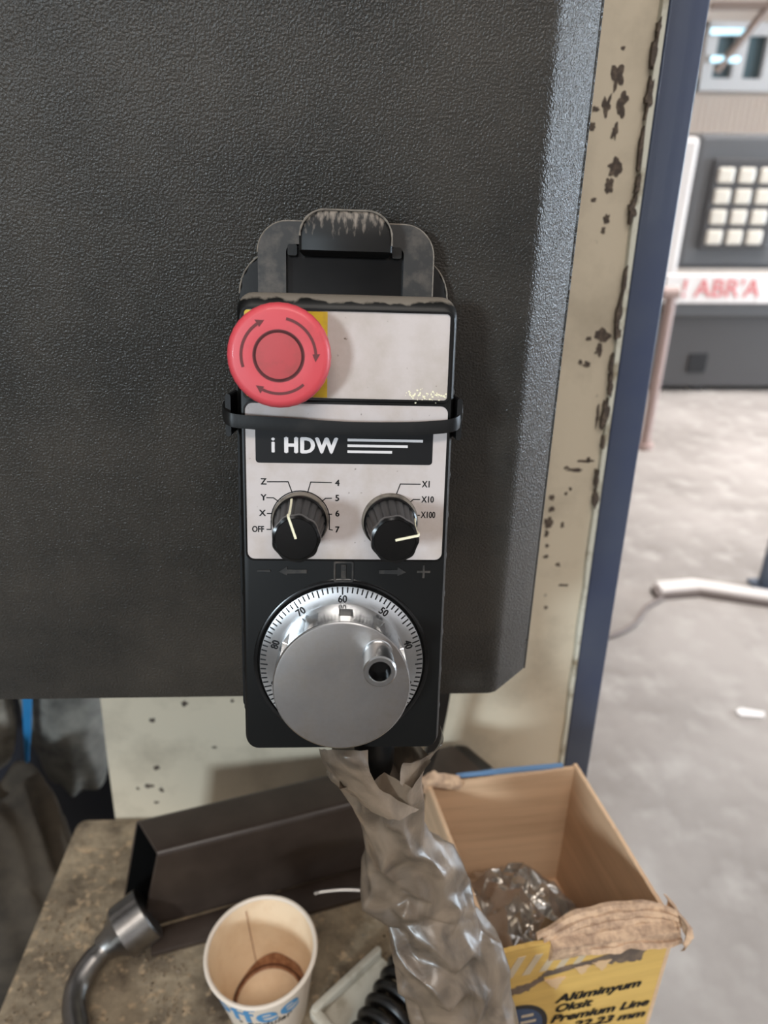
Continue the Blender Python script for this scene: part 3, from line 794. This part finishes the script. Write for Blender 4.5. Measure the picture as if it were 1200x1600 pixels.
b = lathe(12.6, -36.8, [(3.85, 37.7), (3.8, 34.4), (.2, 34.4)], 48, cap0=False); pobj('handle_bore', b, 'gloss', wheel, True, 40)  # black lining paints the recess shade into the metal handle
b = bm_new()
q = lathe(12.6, -36.8, [(3.0, 34.5), (3.1, 36.0), (2.6, 36.9), (1.2, 37.5), (.15, 37.55)], 32); merge(b, q)
for ang in (20, 110):
    mt = Matrix.Rotation(R(ang), 4, 'Y')
    q = bm_new(); box(q, (-.0019, -.0379, -.0003), (.0019, -.0372, .0003)); merge(b, q, Matrix.Translation((.0126, 0, -.0368)) @ mt)
pobj('handle_screw', b, 'screw', wheel, True)

# grip bumps along both flanks
for s, x in ((1, 40.4), (-1, -40.6)):
    for z in (60, 43, 27.2, 11, -6, -22.5, -39.5, -56.5, -73):
        b = bm_new(); rings = []
        for (d, r_) in ((-.6, 2.6), (.5, 2.3), (1.0, 1.4), (1.2, .3)):
            rings.append([Vector(((x+s*d)/1000, (7+r_*1.6*math.cos(2*PI*k/12))/1000, (z+r_*math.sin(2*PI*k/12))/1000)) for k in range(12)])
        loft(b, rings); pobj('grip_bump', b, 'plastic', None, True, 60)
# tiny pale hair caught beside the button
b = bm_new(); sweep(b, [mm(p) for p in spline([(-46, -13, 86.5), (-49, -14, 87.5), (-51.5, -14, 89.4), (-53, -13, 88.6)], 4)], .00006, 5); b.free()

# ------------------------------------------------------------------ grimy plastic bag round the cable below the pendant
# each row: left x, right x, height z, depth centre y, depth radius (metres)
from math import sin, cos
ray_rows = [(505, 668, 1180), (510, 661, 1200), (532, 659, 1222), (547, 661, 1245), (554, 660, 1268), (560, 668, 1295), (565, 684, 1320), (564, 712, 1342), (566, 724, 1360), (565, 731, 1385),
            (578, 740, 1405), (598, 747, 1422), (604, 758, 1445), (607, 769, 1465), (609, 782, 1490), (612, 792, 1515), (618, 796, 1540), (628, 803, 1565), (645, 812, 1600), (662, 828, 1660), (690, 850, 1730), (722, 880, 1820), (760, 915, 1930), (800, 950, 2050)]
def row_world(px, py, Y):
    r_ = F + Rv*((px-600)/1150) + Uv*((800-py)/1150)
    t_ = (Y+.31)/r_.y
    return Vector((0, -.31, 1.43)) + r_*t_
rows = []
for i, (a, b_, y) in enumerate(ray_rows):
    Y = -.060+.010*min(1, i/8)-.034*max(0, (i-8)/12)
    A = row_world(a, y, Y); B = row_world(b_, y, Y)
    rows.append((A.x, B.x, (A.z+B.z)/2, Y))
rows = [r_ for r_ in rows if r_[2] > .872]
def ridge(v): return 1-abs(noise.noise(v))*2.2
rows_s = spline(rows, 1)
random.seed(21)
N = 15
grid = []
for i, (xl, xr, z, Y) in enumerate(rows_s):
    cx = (xl+xr)/2; rx = (xr-xl)/2; ry = min(rx*.85, .03)
    ring = []
    off = (i % 2)*.5
    for k in range(N):
        a = 2*PI*(k+off+random.uniform(-.32, .32))/N
        side = abs(sin(a))
        q = Vector((cos(a+z*12)*1.4, sin(a+z*12)*1.4, z*30))
        s = 1+(random.uniform(-.38, .20)+.10*(ridge(q)-.6))*(.30+.70*side)
        ring.append(Vector((cx+rx*s*cos(a), Y+ry*s*sin(a), z+random.uniform(-.004, .004))))
    grid.append(ring)
bm = bm_new()
vs = [[bm.verts.new(p) for p in r_] for r_ in grid]
for i in range(len(vs)-1):
    for k in range(N):
        j = (k+1) % N; a, b_, c_, d_ = vs[i][k], vs[i][j], vs[i+1][j], vs[i+1][k]
        if i % 2 == 0: bm.faces.new((a, b_, d_)); bm.faces.new((b_, c_, d_))
        else: bm.faces.new((a, b_, c_)); bm.faces.new((a, c_, d_))
# soften the creases a little, then add fine wrinkles
bmesh.ops.subdivide_edges(bm, edges=list(bm.edges), cuts=4, use_grid_fill=True)
inner = [v for v in bm.verts if not v.is_boundary]
for _ in range(1): bmesh.ops.smooth_vert(bm, verts=inner, factor=.5, use_axis_x=True, use_axis_y=True, use_axis_z=True)
bm.normal_update()
for v in bm.verts:
    q = Vector((v.co.x, v.co.y, v.co.z*.7))*210
    v.co += v.normal*(.00030*(ridge(q)-.5)+.0004*noise.noise(q*.35))
bag = thing('cable_bag', 'grimy clear plastic bag wrapped round the cable below the pendant', 'plastic bag', (rows[-1][0], rows[-1][3], .872))
bagT = Matrix.Translation(-Vector((rows[-1][0], rows[-1][3], .872)))
bm.transform(bagT)
obj('sleeve', bm, 'bag', bag, True, 70)
# loose gathered collar with two ears
def sheet(name, grid, ma, par, wob=.0012, sub=5):
    """grid: rows of 3-D points, splined both ways"""
    gr = [spline(r_, sub) for r_ in grid]
    gr = list(zip(*[spline(c_, sub) for c_ in zip(*gr)]))
    b = bm_new(); vs = []
    for r_ in gr:
        vs.append([b.verts.new(bagT @ (Vector(p)+Vector((0, wob*noise.noise(Vector(p)*260), wob*noise.noise(Vector(p)*190))))) for p in r_])
    for r1, r2 in zip(vs[:-1], vs[1:]):
        for i in range(len(r1)-1): b.faces.new((r1[i], r1[i+1], r2[i+1], r2[i]))
    return obj(name, b, ma, par, True, 80)
Wp = row_world
sheet('collar_flap', [[Wp(687, 1133, -.052), Wp(690, 1150, -.053), Wp(682, 1168, -.057), Wp(668, 1180, -.06)],
                      [Wp(693, 1150, -.060), Wp(689, 1168, -.062), Wp(668, 1184, -.066), Wp(645, 1190, -.07)],
                      [Wp(688, 1168, -.064), Wp(668, 1184, -.066), Wp(650, 1196, -.070), Wp(628, 1196, -.075)],
                      [Wp(664, 1190, -.060), Wp(660, 1215, -.064), Wp(650, 1240, -.07), Wp(625, 1225, -.078)]], 'bag', bag)
sheet('collar_flap', [[Wp(498, 1170, -.068), Wp(515, 1171, -.076), Wp(540, 1172, -.080), Wp(575, 1172, -.078)],
                      [Wp(504, 1190, -.068), Wp(520, 1196, -.078), Wp(545, 1190, -.084), Wp(578, 1205, -.082)],
                      [Wp(525, 1215, -.066), Wp(545, 1232, -.078), Wp(575, 1240, -.082), Wp(600, 1238, -.080)],
                      [Wp(548, 1240, -.064), Wp(575, 1262, -.076), Wp(615, 1282, -.080), Wp(655, 1265, -.070)]], 'bag', bag)
# cable gland and cord going down inside
gl = thing('pendant_cable', 'black cable leaving the bottom of the pendant inside the bag', 'cable', tuple(PLOC))
pp = [(.005, -.062, 1.199), (.008, -.060, 1.17)]+[((a+b_)/2, Y, z) for a, b_, z, Y in rows[5::3]]
pp[-1] = (pp[-1][0], pp[-1][1], .879)
bm = bm_new(); sweep(bm, [Vector(p)-PLOC for p in spline(pp, 8)], .0045, 12); obj('cord', bm, 'rubber', gl, True)
bm = bm_new(); sweep(bm, [Vector(p)-PLOC for p in ((.005, -.062, 1.2), (.0055, -.062, 1.187), (.0065, -.061, 1.178), (.0075, -.0605, 1.172))], [.0095, .009, .008, .006], 20); obj('gland', bm, 'plastic', gl, True)

# dark flat strip hanging behind, right of the bag
bm = bm_new()
loft(bm, [[Vector((x-.0045, y, z)), Vector((x+.0045, y, z)), Vector((x+.0045, y+.004, z)), Vector((x-.0045, y+.004, z))] for x, y, z in spline([(.062, .10, 1.17), (.060, .10, 1.10), (.054, .098, 1.04), (.0400, .093, .975), (.036, .092, .93), (.034, .092, .8705)], 6)])
o = obj('hanging_strip', bm, 'rubber', None, True); origin_at(o, (.036, .09, .8705))
tag(o, 'dark flat strip hanging beside the cardboard box behind the bag', 'cable')

# ------------------------------------------------------------------ dark rectangular steel tube on the bench
tb = thing('steel_tube', 'dark brown hollow rectangular steel tube lying along the bench', 'steel tube', (-.165, .067, .8705))
A = [Vector(p)-Vector((-.165, .067, .8705)) for p in ((-.1725, .0640, .876), (-.1955, .0900, .876), (-.1745, .0985, .9615), (-.1500, .0660, .9615))]
dirv = Vector((cos(R(16.5)), sin(R(16.5)), 0))
def rquad(q, r_, n=4):
    out = []
    for i in range(4):
        p, a, b = q[i], q[i-1], q[(i+1) % 4]
        u = (a-p).normalized()*r_; v = (b-p).normalized()*r_
        for k in range(n+1):
            t_ = k/n; out.append(p+u*(1-t_)**2+v*t_**2)
    return out
def inset(q, d):
    c_ = sum(q, Vector())/4
    out = []
    for i in range(4):
        p, a, b = q[i], q[i-1], q[(i+1) % 4]
        out.append(p+(a-p).normalized()*d+(b-p).normalized()*d)
    return out
L_ = .262
O_ = rquad(A, .006); I_ = rquad(inset(A, .0022), .002)
bm = bm_new()
slide = [Vector((0, 0, 0)), dirv*L_]
ringsO = [[p+s for p in O_] for s in slide]; ringsI = [[p+s for p in I_] for s in slide]
vO = [[bm.verts.new(p) for p in r_] for r_ in ringsO]; vI = [[bm.verts.new(p) for p in r_] for r_ in ringsI]
n = len(O_)
for i in range(n):
    j = (i+1) % n
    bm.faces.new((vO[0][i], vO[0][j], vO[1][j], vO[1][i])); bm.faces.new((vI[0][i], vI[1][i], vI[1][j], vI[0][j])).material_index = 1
    bm.faces.new((vO[0][i], vI[0][i], vI[0][j], vO[0][j])); bm.faces.new((vO[1][i], vO[1][j], vI[1][j], vI[1][i]))
tw_ = obj('tube_wall', bm, 'tube', tb, True, 30); tw_.data.materials.append(M['tube_in'])
# rounded plug closing the far end
bm = bm_new(); cq = sum(O_, Vector())/len(O_)
loft(bm, [[cq+(p-cq)*s+dirv*(L_+d) for p in O_] for s, d in ((.93, -.02), (.97, 0), (.98, .006), (.93, .013), (.80, .018), (.5, .021))])
obj('end_plug', bm, 'rubber', tb, True, 60)
# flat bar the tube lies on
bm = bm_new()
fl = [Vector(p)-Vector((-.165, .067, .8705)) for p in ((-.162, .046, 0), (-.168, .066, 0), (.038, .130, 0), (.038, .100, 0))]
loft(bm, [[Vector((p.x, p.y, z-.8705)) for p in fl] for z in (.8702, .8758)])
bevel(bm, .0012, 2)
tag(obj('base_flange', bm, 'tube', tb, True), 'flat dark flange under the tube')

# ------------------------------------------------------------------ bent wrench
wr = thing('bent_wrench', 'dark steel bent wrench with round socket head at the end of the tube', 'wrench', (-.185, .062, .8705))
O0 = Vector((-.185, .062, .8705))
hd0 = Vector((-.165, .064, .899)); hd1 = Vector((-.193, .046, .888)); ax = (hd1-hd0).normalized()
bm = bm_new(); sweep(bm, [hd0-O0, hd0+ax*.001-O0, hd0+ax*.022-O0, hd0+ax*.0235-O0, hd0+ax*.026-O0, hd0+ax*.032-O0, hd0+ax*.040-O0], [.0190, .0205, .0205, .0190, .0160, .0110, .0090], 36)
obj('socket_head', bm, 'steel', wr, True, 30)
bm = bm_new(); path = spline([tuple(hd0+ax*.030), (-.200, .036, .886), (-.2065, .022, .882), (-.2055, .008, .880), (-.199, -.006, .879), (-.188, -.026, .879), (-.176, -.05, .879), (-.164, -.075, .879)], 8)
sweep(bm, [Vector(p)-O0 for p in path], [.0088 if i > 6 else .0080 for i in range(len(path))], 20)
obj('handle_rod', bm, 'steel', wr, True)

# bright thin rod behind the cup
bm = bm_new(); sweep(bm, spline([(-.040, .094, .8745), (-.034, .0955, .875), (-.015, .097, .875), (.006, .095, .875), (.03, .089, .875)], 5), [.0024]*3+[.0020]*18, 12)
o = obj('steel_rod', bm, 'bright_steel', None, True); origin_at(o, (-.01, .094, .873)); tag(o, 'thin bright steel rod in front of the brown tube', 'rod')

# ------------------------------------------------------------------ paper cup
cup = thing('paper_cup', 'empty white paper coffee cup with blue lettering and brown dregs', 'cup', (-.0675, .0085, .8706), (R(4), R(-1), R(0)))
def rev(prof, n=72, cap0=False, cap1=False):
    b = bm_new(); loft(b, [[Vector((r_*cos(2*PI*k/n), r_*sin(2*PI*k/n), z)) for k in range(n)] for r_, z in prof], True, cap0, cap1); return b
H = .074
b = rev([(.0255, .0), (.0262, .0), (.0268, .002), (.0360, H-.003), (.0362, H-.0005)], 72)
obj('wall_outside', b, 'paper', cup, True)
b = rev([(.0353, H), (.0345, H-.004), (.0258, .006), (.0252, .0045), (.0002, .0045)], 72)
obj('wall_inside', b, 'cup_in', cup, True, 50)
b = bm_new(); n1 = 72; rr_ = []
for k in range(n1):
    a = 2*PI*k/n1; rr_.append([Vector(((.0365+.0016*cos(t_))*cos(a), (.0365+.0016*cos(t_))*sin(a), H-.0002+.0016*sin(t_))) for t_ in [2*PI*j/10 for j in range(10)]])
rr_.append(rr_[0]); loft(b, rr_, True, False, False); bmesh.ops.remove_doubles(b, verts=b.verts, dist=1e-6)
obj('rolled_rim', b, 'paper', cup, True)
b = bm_new(); n1 = 72; rows_ = []
for k in range(n1+1):
    a = 2*PI*k/n1; e = .5+.5*noise.noise(Vector((cos(a)*1.4, sin(a)*1.4, 2)))
    back = max(0, sin(a))
    z1 = .0085+.011*max(0, cos(a-R(62)))**1.5*(.6+.8*e)
    ri = lambda z: .0258+(z-.006)*(.0087/(H-.010))-.00025
    rows_.append([Vector((r_*cos(a), r_*sin(a), z)) for r_, z in ((.0236, .0049), (.0250, .0060), (ri(.0068), .0068), (ri(z1), z1))])
loft(b, rows_, False); obj('coffee_stain', b, 'stain', cup, True)
b = bm_new()
pts = [(.0252*cos(2*PI*k/72), .0252*sin(2*PI*k/72), .0075) for k in range(73)]
sweep(b, pts, [.0006+.0007*abs(noise.noise(Vector((p[0]*90, p[1]*90, 0)))) for p in pts], 6); obj('coffee_ring', b, 'stain_dark', cup, True)
b = bm_new()
for s in range(1):
    a = R(116); pts = [Vector(((.0258+(z-.006)*.0088/.070-.0002)*cos(a), (.0258+(z-.006)*.0088/.070-.0002)*sin(a), z)) for z in (.008, .03, .055, H-.006)]
    sweep(b, pts, .00028, 6)
obj('seam', b, 'stain', cup)
def wrap(bm_, body, size, a0, z0, bold, par, name, ma, shear=0.):
    t_ = text_bm(body, size, 'CENTER', bold, shear=shear, thick=.00006)
    bmesh.ops.subdivide_edges(t_, edges=[e for e in t_.edges if e.calc_length() > .004], cuts=3)
    b_ = bm_new()
    def fn(p):
        z = z0+p.y; r_ = .0268+(z-.002)*(.0092/(H-.005))+.00018+p.z
        a = a0+p.x/r_
        return Vector((r_*cos(a), r_*sin(a), z))
    merge(b_, t_, None, fn)
    return obj(name, b_, ma, par)
wrap(None, 'coffee', .0330, R(-108), H-.0160, .0003, cup, 'blue_lettering', 'cup_blue')
wrap(None, '\u2022 endular', .0100, R(-84), H-.0290, .0001, cup, 'small_lettering', 'ink', .2)

# ------------------------------------------------------------------ white plastic channel and coiled cord
wp = thing('plastic_channel', 'grubby white plastic channel piece beside the paper cup', 'plastic piece', (.0, .012, .8706), (0, 0, R(42)))
b = bm_new(); prism(b, rrect(-.036, .030, -.011, .016, .004, 4), 0, .003, 'z'); bevel(b, .0006, 1); obj('base_plate', b, 'white_plastic', wp)
b = bm_new(); prism(b, rrect(-.036, .030, .011, .0165, .0024, 4), .003, .013, 'z'); bevel(b, .0008, 2); obj('side_wall', b, 'white_plastic', wp, True)
b = bm_new(); prism(b, rrect(-.038, -.031, -.011, .0165, .003, 4), .003, .011, 'z'); bevel(b, .0008, 2); obj('end_wall', b, 'white_plastic', wp, True)

b = bm_new(); pts = []
c0 = Vector((.036, .014, .893)); c1 = Vector((-.008, -.058, .893))
u = (c1-c0).normalized(); v = Vector((0, 0, 1)); s_ = u.cross(v)
turns = 8
for i in range(turns*24+1):
    t_ = i/(turns*24); a = 2*PI*turns*t_
    pts.append(c0+(c1-c0)*t_+v*(.0170*sin(a))+s_*(.0170*cos(a)))
sweep(b, pts, .0042, 12)
o = obj('coiled_cord', b, 'rubber', None, True); origin_at(o, (.012, -.02, .871)); tag(o, 'black coiled cord on the bench between white plastic and bag', 'cord')

# ------------------------------------------------------------------ cardboard box with discs' wrapping
bx = thing('cardboard_box', 'open cardboard box with yellow printed front at the bench corner', 'box', (.12, .03, .8705))
BO = Vector((.12, .03, .8705))
FL, FR, BR, BL = Vector((.078, -.043, 0)), Vector((.195, -.022, 0)), Vector((.166, .108, 0)), Vector((.048, .097, 0))
def wall(p, q, z0, tops, th, ma, name, inward, seed):
    """corrugated board wall from p to q with an uneven top"""
    b_ = bm_new(); n_ = len(tops)-1; d = (q-p); nn = Vector((-d.y, d.x, 0)).normalized()*th*inward
    rings = []
    K = 40
    for i in range(K+1):
        t_ = i/K; f_ = t_*n_; j = min(int(f_), n_-1); zt = tops[j]+(tops[j+1]-tops[j])*(f_-j)
        zt += .0006*noise.noise(Vector((t_*30, seed, 0)))
        P = p+d*t_
        bow = Vector((nn.x, nn.y, 0)).normalized()*0.0
        rings.append([Vector((P.x, P.y, z0))-BO, Vector((P.x, P.y, zt))-BO, Vector((P.x+nn.x, P.y+nn.y, zt))-BO, Vector((P.x+nn.x, P.y+nn.y, z0))-BO])
    loft(b_, rings)
    return obj(name, b_, ma, bx)
zb = .8712; zt = 1.0
wl = wall(BL, BR, zb, [.998, .996, .997, .998, 1.000], .0028, 'card', 'back_wall', -1, 1)
wall(BR, FR, zb, [1.002, 1.001, 1.000, .998, .997], .0028, 'card', 'side_wall', -1, 2)
wall(BL, FL, zb, [.998, .998, .999, 1.000, 1.003], .0028, 'card', 'side_wall', 1, 3)
fw = wall(FL, FR, zb, [1.006, 1.007, 1.004, 1.000, .998, .996], .0028, 'card_yellow', 'front_wall', 1, 4)
tag(fw, 'yellow printed front wall')
b = bm_new(); loft(b, [[Vector((p.x, p.y, z))-BO for p in (FL, FR, BR, BL)] for z in (.8708, .8725)]); obj('bottom', b, 'card', bx)
# blue printed line along the back wall's top edge
b = bm_new(); e_ = (BR-BL).normalized()
b_rings = [[BL+e_*t_+Vector((0, dy, z))-BO for dy, z in ((-.0004, .9982), (-.0004, .9990+.0013*(t_ > .06)), (.0034, .9990+.0013*(t_ > .06)), (.0034, .9982))] for t_ in (.024, .04, .061, .08, .108)]
loft(b, b_rings); obj('blue_edge', b, 'blue_tape', bx)
# crushed board at the back left corner
def crumple(name, lp_, ma, amp, sc, par=bx, sub=6, thick=.0012, off=BO):
    gr = [spline(r_, sub) for r_ in lp_]; gr = list(zip(*[spline(c_, sub) for c_ in zip(*gr)]))
    b_ = bm_new(); A_ = []; B_ = []
    for r_ in gr:
        ra, rb = [], []
        for p in r_:
            P = Vector(p); Q = Vector((P.x*.22, P.y*1.5, P.z*2.6))*sc; dn = amp*(ridge(Q)-.5)+amp*.35*noise.noise(Q*3)
            P2 = P+Vector((amp*.7*noise.noise(P*sc*1.4+Vector((4, 0, 0))), dn*.8, dn*.6))
            ra.append(b_.verts.new(P2-off)); rb.append(b_.verts.new(P2-off+Vector((0, thick*.6, -thick))))
        A_.append(ra); B_.append(rb)
    nr, nc = len(A_), len(A_[0])
    for G in (A_, B_):
        for i in range(nr-1):
            for j in range(nc-1): b_.faces.new((G[i][j], G[i][j+1], G[i+1][j+1], G[i+1][j]))
    for j in range(nc-1):
        b_.faces.new((A_[0][j], A_[0][j+1], B_[0][j+1], B_[0][j])); b_.faces.new((A_[-1][j], A_[-1][j+1], B_[-1][j+1], B_[-1][j]))
    for i in range(nr-1):
        b_.faces.new((A_[i][0], A_[i+1][0], B_[i+1][0], B_[i][0])); b_.faces.new((A_[i][-1], A_[i+1][-1], B_[i+1][-1], B_[i][-1]))
    return obj(name, b_, ma, par, True, 50)
crumple('crushed_corner', [[(.044, .094, 1.004), (.052, .096, 1.008), (.062, .098, 1.004), (.074, .098, 1.001)],
                           [(.045, .089, 1.000), (.054, .090, 1.002), (.064, .092, .998), (.076, .093, .998)],
                           [(.046, .092, .990), (.054, .093, .992), (.066, .094, .991), (.076, .095, .993)]], 'card_edge', .0016, 110)
# torn, delaminated flap along the right of the front wall
fx = (FR-FL).normalized(); fn_ = Vector((fx.y, -fx.x, 0))
def fpnt(s, out, z): p = FL+fx*s+fn_*out; return (p.x, p.y, z)
for r_ in range(6):
    b_ = bm_new(); K = 44; topv = []; rings = []
    for i in range(K+1):
        t_ = i/K; s1 = .026+.004*r_+(.096-.004*r_)*t_
        bump_ = sin(PI*(.06+.90*t_))**.45
        o0 = (-.019+.0046*r_)*bump_*(.55+.45*t_)+.0015*(1-bump_)+.0016*noise.noise(Vector((t_*5, r_*3.3, 0)))
        zc = 1.0065-.0095*t_+.0065*bump_-.0026*r_+.0012*noise.noise(Vector((t_*6, r_*2.1, 4)))
        wd_ = (.0042+.0016*noise.noise(Vector((t_*9, r_, 7))))*(.25+.75*bump_)
        jg = .0011*noise.noise(Vector((t_*60, r_, 2)))
        A_ = fpnt(s1, o0-.0010, zc+.0012); B_ = fpnt(s1, o0+wd_*.5, zc+.0016); C_ = fpnt(s1, o0+wd_+jg, zc-.0010+jg); D_ = fpnt(s1, o0+wd_*.5, zc-.0016)
        rings.append([Vector(p)-BO for p in (A_, B_, C_, D_)])
    loft(b_, rings); obj('torn_layer', b_, 'card_edge', bx, True, 50)
b_ = bm_new(); rings = []
for i in range(31):
    t_ = i/30; s1 = .034+.084*t_; e = .8*noise.noise(Vector((t_*14, 3, 0)))
    zlo = .9905-.006*t_+.0022*e; up = 1.0058-.0095*t_
    rings.append([Vector(fpnt(s1, o_, z_))-BO for o_, z_ in ((-.0040, up+.0012), (.0034, up), (.0040, (up+zlo)/2), (.0012, zlo), (.0003, zlo))])
loft(b_, rings); obj('torn_layer', b_, 'card_edge', bx, True, 50)
crumple('corner_curl', [[(.193, -.004, 1.001), (.197, -.014, 1.000), (.200, -.024, .998), (.196, -.030, .994)],
                        [(.196, -.004, .999), (.200, -.015, .998), (.204, -.026, .995), (.198, -.033, .990)],
                        [(.196, -.006, .990), (.199, -.016, .990), (.202, -.026, .988), (.196, -.031, .985)]], 'card_edge', .0016, 110)
# print on the front wall: local frame on its outer face
def fprism(pts, ma, name, out=.0003):
    b_ = bm_new()
    loft(b_, [[Vector(fpnt(a/1000, o_, z/1000))-BO for a, z in pts] for o_ in (0, out)])
    return obj(name, b_, ma, fw)
for k, s in enumerate((5, 16, 27, 38, 49)):
    fprism([(s+2, 980), (s+7, 980), (s+14, 999-k*1.0), (s+9, 999-k*1.0)], 'stripe', 'stripe')
def jag(pts, amp, seed):
    out = []
    for i in range(len(pts)):
        a, b_ = Vector(pts[i]), Vector(pts[(i+1) % len(pts)])
        for k in range(6):
            p = a.lerp(b_, k/6); out.append((p.x+amp*noise.noise(Vector((p.x*.4, p.y*.4, seed))), p.y+amp*noise.noise(Vector((p.x*.4, p.y*.4, seed+5)))))
    return out
fprism(jag([(8, 968), (26, 971), (34, 979), (62, 981), (94, 986), (101, 980), (98, 970), (88, 971), (74, 975), (56, 977), (34, 973), (24, 963), (8, 961)], 2.4, 1), 'torn', 'torn_patch', .0004)
for k, (x, z, s) in enumerate(((41, 965, 7), (58, 973, 5.5), (71, 973.5, 6.5))):
    fprism(jag([(x-s, z+s*.8), (x+s, z+s*.7), (x+s*.2, z-s*.9)], 1.6, k+3), 'torn_pale', 'torn_paper', .0007)
b = bm_new()
def ftext(body, x, z, wd, cap, ang, ma='ink', name='lettering'):
    t_ = text_bm(body, cap/.70/1000, 'LEFT', .00055, shear=.2, thick=.00004)
    w0 = max(v.co.x for v in t_.verts)-min(v.co.x for v in t_.verts)
    mt = Matrix.Rotation(R(ang), 4, 'Z') @ Matrix.Diagonal((wd/1000/w0, 1, 1, 1))
    def fn(p):
        p = mt @ p
        return Vector(fpnt(x/1000+p.x, .0005+p.z, z/1000+p.y))-BO
    b_ = bm_new(); merge(b_, t_, None, fn); return obj(name, b_, ma, fw)
ftext('Al\u00fcminyum', 44.5, 946.8, 60, 8.0, -2.0)
ftext('Oksit', 44.5, 936.2, 26, 8.0, -2.5)
ftext('Premium Line', 43, 925.5, 71, 8.0, -4.0)
ftext('22.23 mm', 60, 913.0, 54, 7.6, -5.5)
cb = [(18+23*cos(2*PI*k/40), 924+25*sin(2*PI*k/40)) for k in range(40)]
bd = fprism(cb, 'badge_ring', 'badge', .0004)
fprism([(18+19.5*cos(2*PI*k/40), 924+21.5*sin(2*PI*k/40)) for k in range(40)], 'badge', 'badge_field', .0006)
for z, s in ((936, 5), (929, 6.5)):
    fprism([(22, z), (22+s*1.6, z-.3), (22+s*1.6, z+2), (22, z+2.2)], 'stripe', 'badge_mark', .0008)

# crinkled clear wrapping inside the box
b = bm_new(); random.seed(5)
nx_, ny_ = 17, 19
vs = []
for i in range(nx_):
    row = []
    for j in range(ny_):
        s, t_ = (i+random.uniform(-.35, .35))/(nx_-1), (j+random.uniform(-.35, .35))/(ny_-1)
        P = (FL.lerp(FR, .06+.88*min(max(s, 0), 1))).lerp(BL.lerp(BR, .06+.88*min(max(s, 0), 1)), .05+.9*min(max(t_, 0), 1))
        h = .962-.050*(2*abs(s-.40))**2.2-.050*(2*abs(t_-.40))**2.4+random.uniform(-.012, .010)
        row.append(b.verts.new(Vector((P.x, P.y, max(h, .877)))-Vector((.12, .03, .874))))
    vs.append(row)
for i in range(nx_-1):
    for j in range(ny_-1):
        a, b_, c_, d_ = vs[i][j], vs[i+1][j], vs[i+1][j+1], vs[i][j+1]
        if (i+j) % 2: b.faces.new((a, b_, d_)); b.faces.new((b_, c_, d_))
        else: b.faces.new((a, b_, c_)); b.faces.new((a, c_, d_))
bmesh.ops.subdivide_edges(b, edges=list(b.edges), cuts=2, use_grid_fill=True)
bmesh.ops.smooth_vert(b, verts=[v for v in b.verts if not v.is_boundary], factor=.35, use_axis_x=True, use_axis_y=True, use_axis_z=True)
o = obj('clear_wrapping', b, 'bag_clear', None, True, 50); o.location = (.12, .03, .874)
tag(o, 'shiny crinkled clear plastic wrapping inside the cardboard box', 'plastic wrapping')
# ------------------------------------------------------------------ cloths at the left behind the bench
def lump(name, centre, rad, ma, amp, sc, fold, label, cat, boxy=1., n=96, stretch=(1, 1, 1), seed=0.):
    b_ = bm_new(); rings = []
    for i in range(n//2+1):
        th = PI*i/(n//2)
        ring = []
        for k in range(n):
            ph = 2*PI*k/n
            sb_ = sin(th)**boxy
            d = Vector((sb_*cos(ph), sb_*sin(ph), cos(th)))
            q = Vector((d.x*stretch[0], d.y*stretch[1], d.z*stretch[2]))*sc+Vector((seed, 0, 0))
            f_ = fold*sin(13*(d.z-.45*d.x)+3*noise.noise(q*.5)+1.2*noise.noise(q))
            s = 1+amp*(ridge(q)-.5)+f_
            ring.append(Vector((d.x*rad[0]*s, d.y*rad[1]*s, d.z*rad[2]*s)))
        rings.append(ring)
    rings[0] = [r_*1 for r_ in rings[0]]
    loft(b_, rings[1:-1], True, True, True)
    zmin = min(v.co.z for v in b_.verts)
    o_ = obj(name, b_, ma, None, True, 180); o_.location = centre
    return tag(o_, label, cat)
lump('work_jacket', (-.418, .25, .53), (.122, .060, .318), 'cloth', .09, 2.6, .05, 'crumpled brown work cloth hanging left of the bench', 'cloth', seed=2., n=128, boxy=.45)
lump('grey_sack', (-.345, .36, .865), (.046, .028, .15), 'cloth_grey', .07, 1.6, .02, 'dark grey stained sack hanging under the cabinet at the left', 'sack', seed=6., n=72, boxy=.6)
lump('pale_cloth', (-.462, .36, .88), (.062, .028, .15), 'cloth_pale', .06, 1.6, .02, 'pale cloth at the far left under the cabinet', 'cloth', seed=9., n=72)
b = bm_new()
loft(b, [[Vector((x-w_, y, z)), Vector((x+w_, y-.001, z)), Vector((x+w_, y+.002, z)), Vector((x-w_, y+.002, z))] for x, y, z, w_ in ((-.335, .322, 1.06, .0060), (-.345, .322, .98, .0060), (-.358, .322, .91, .0054), (-.372, .322, .84, .0040), (-.384, .322, .785, .001))])
o = obj('blue_strap', b, 'strap', None, True); origin_at(o, (-.38, .322, .785)); tag(o, 'bright blue strap hanging before the grey sack', 'strap')
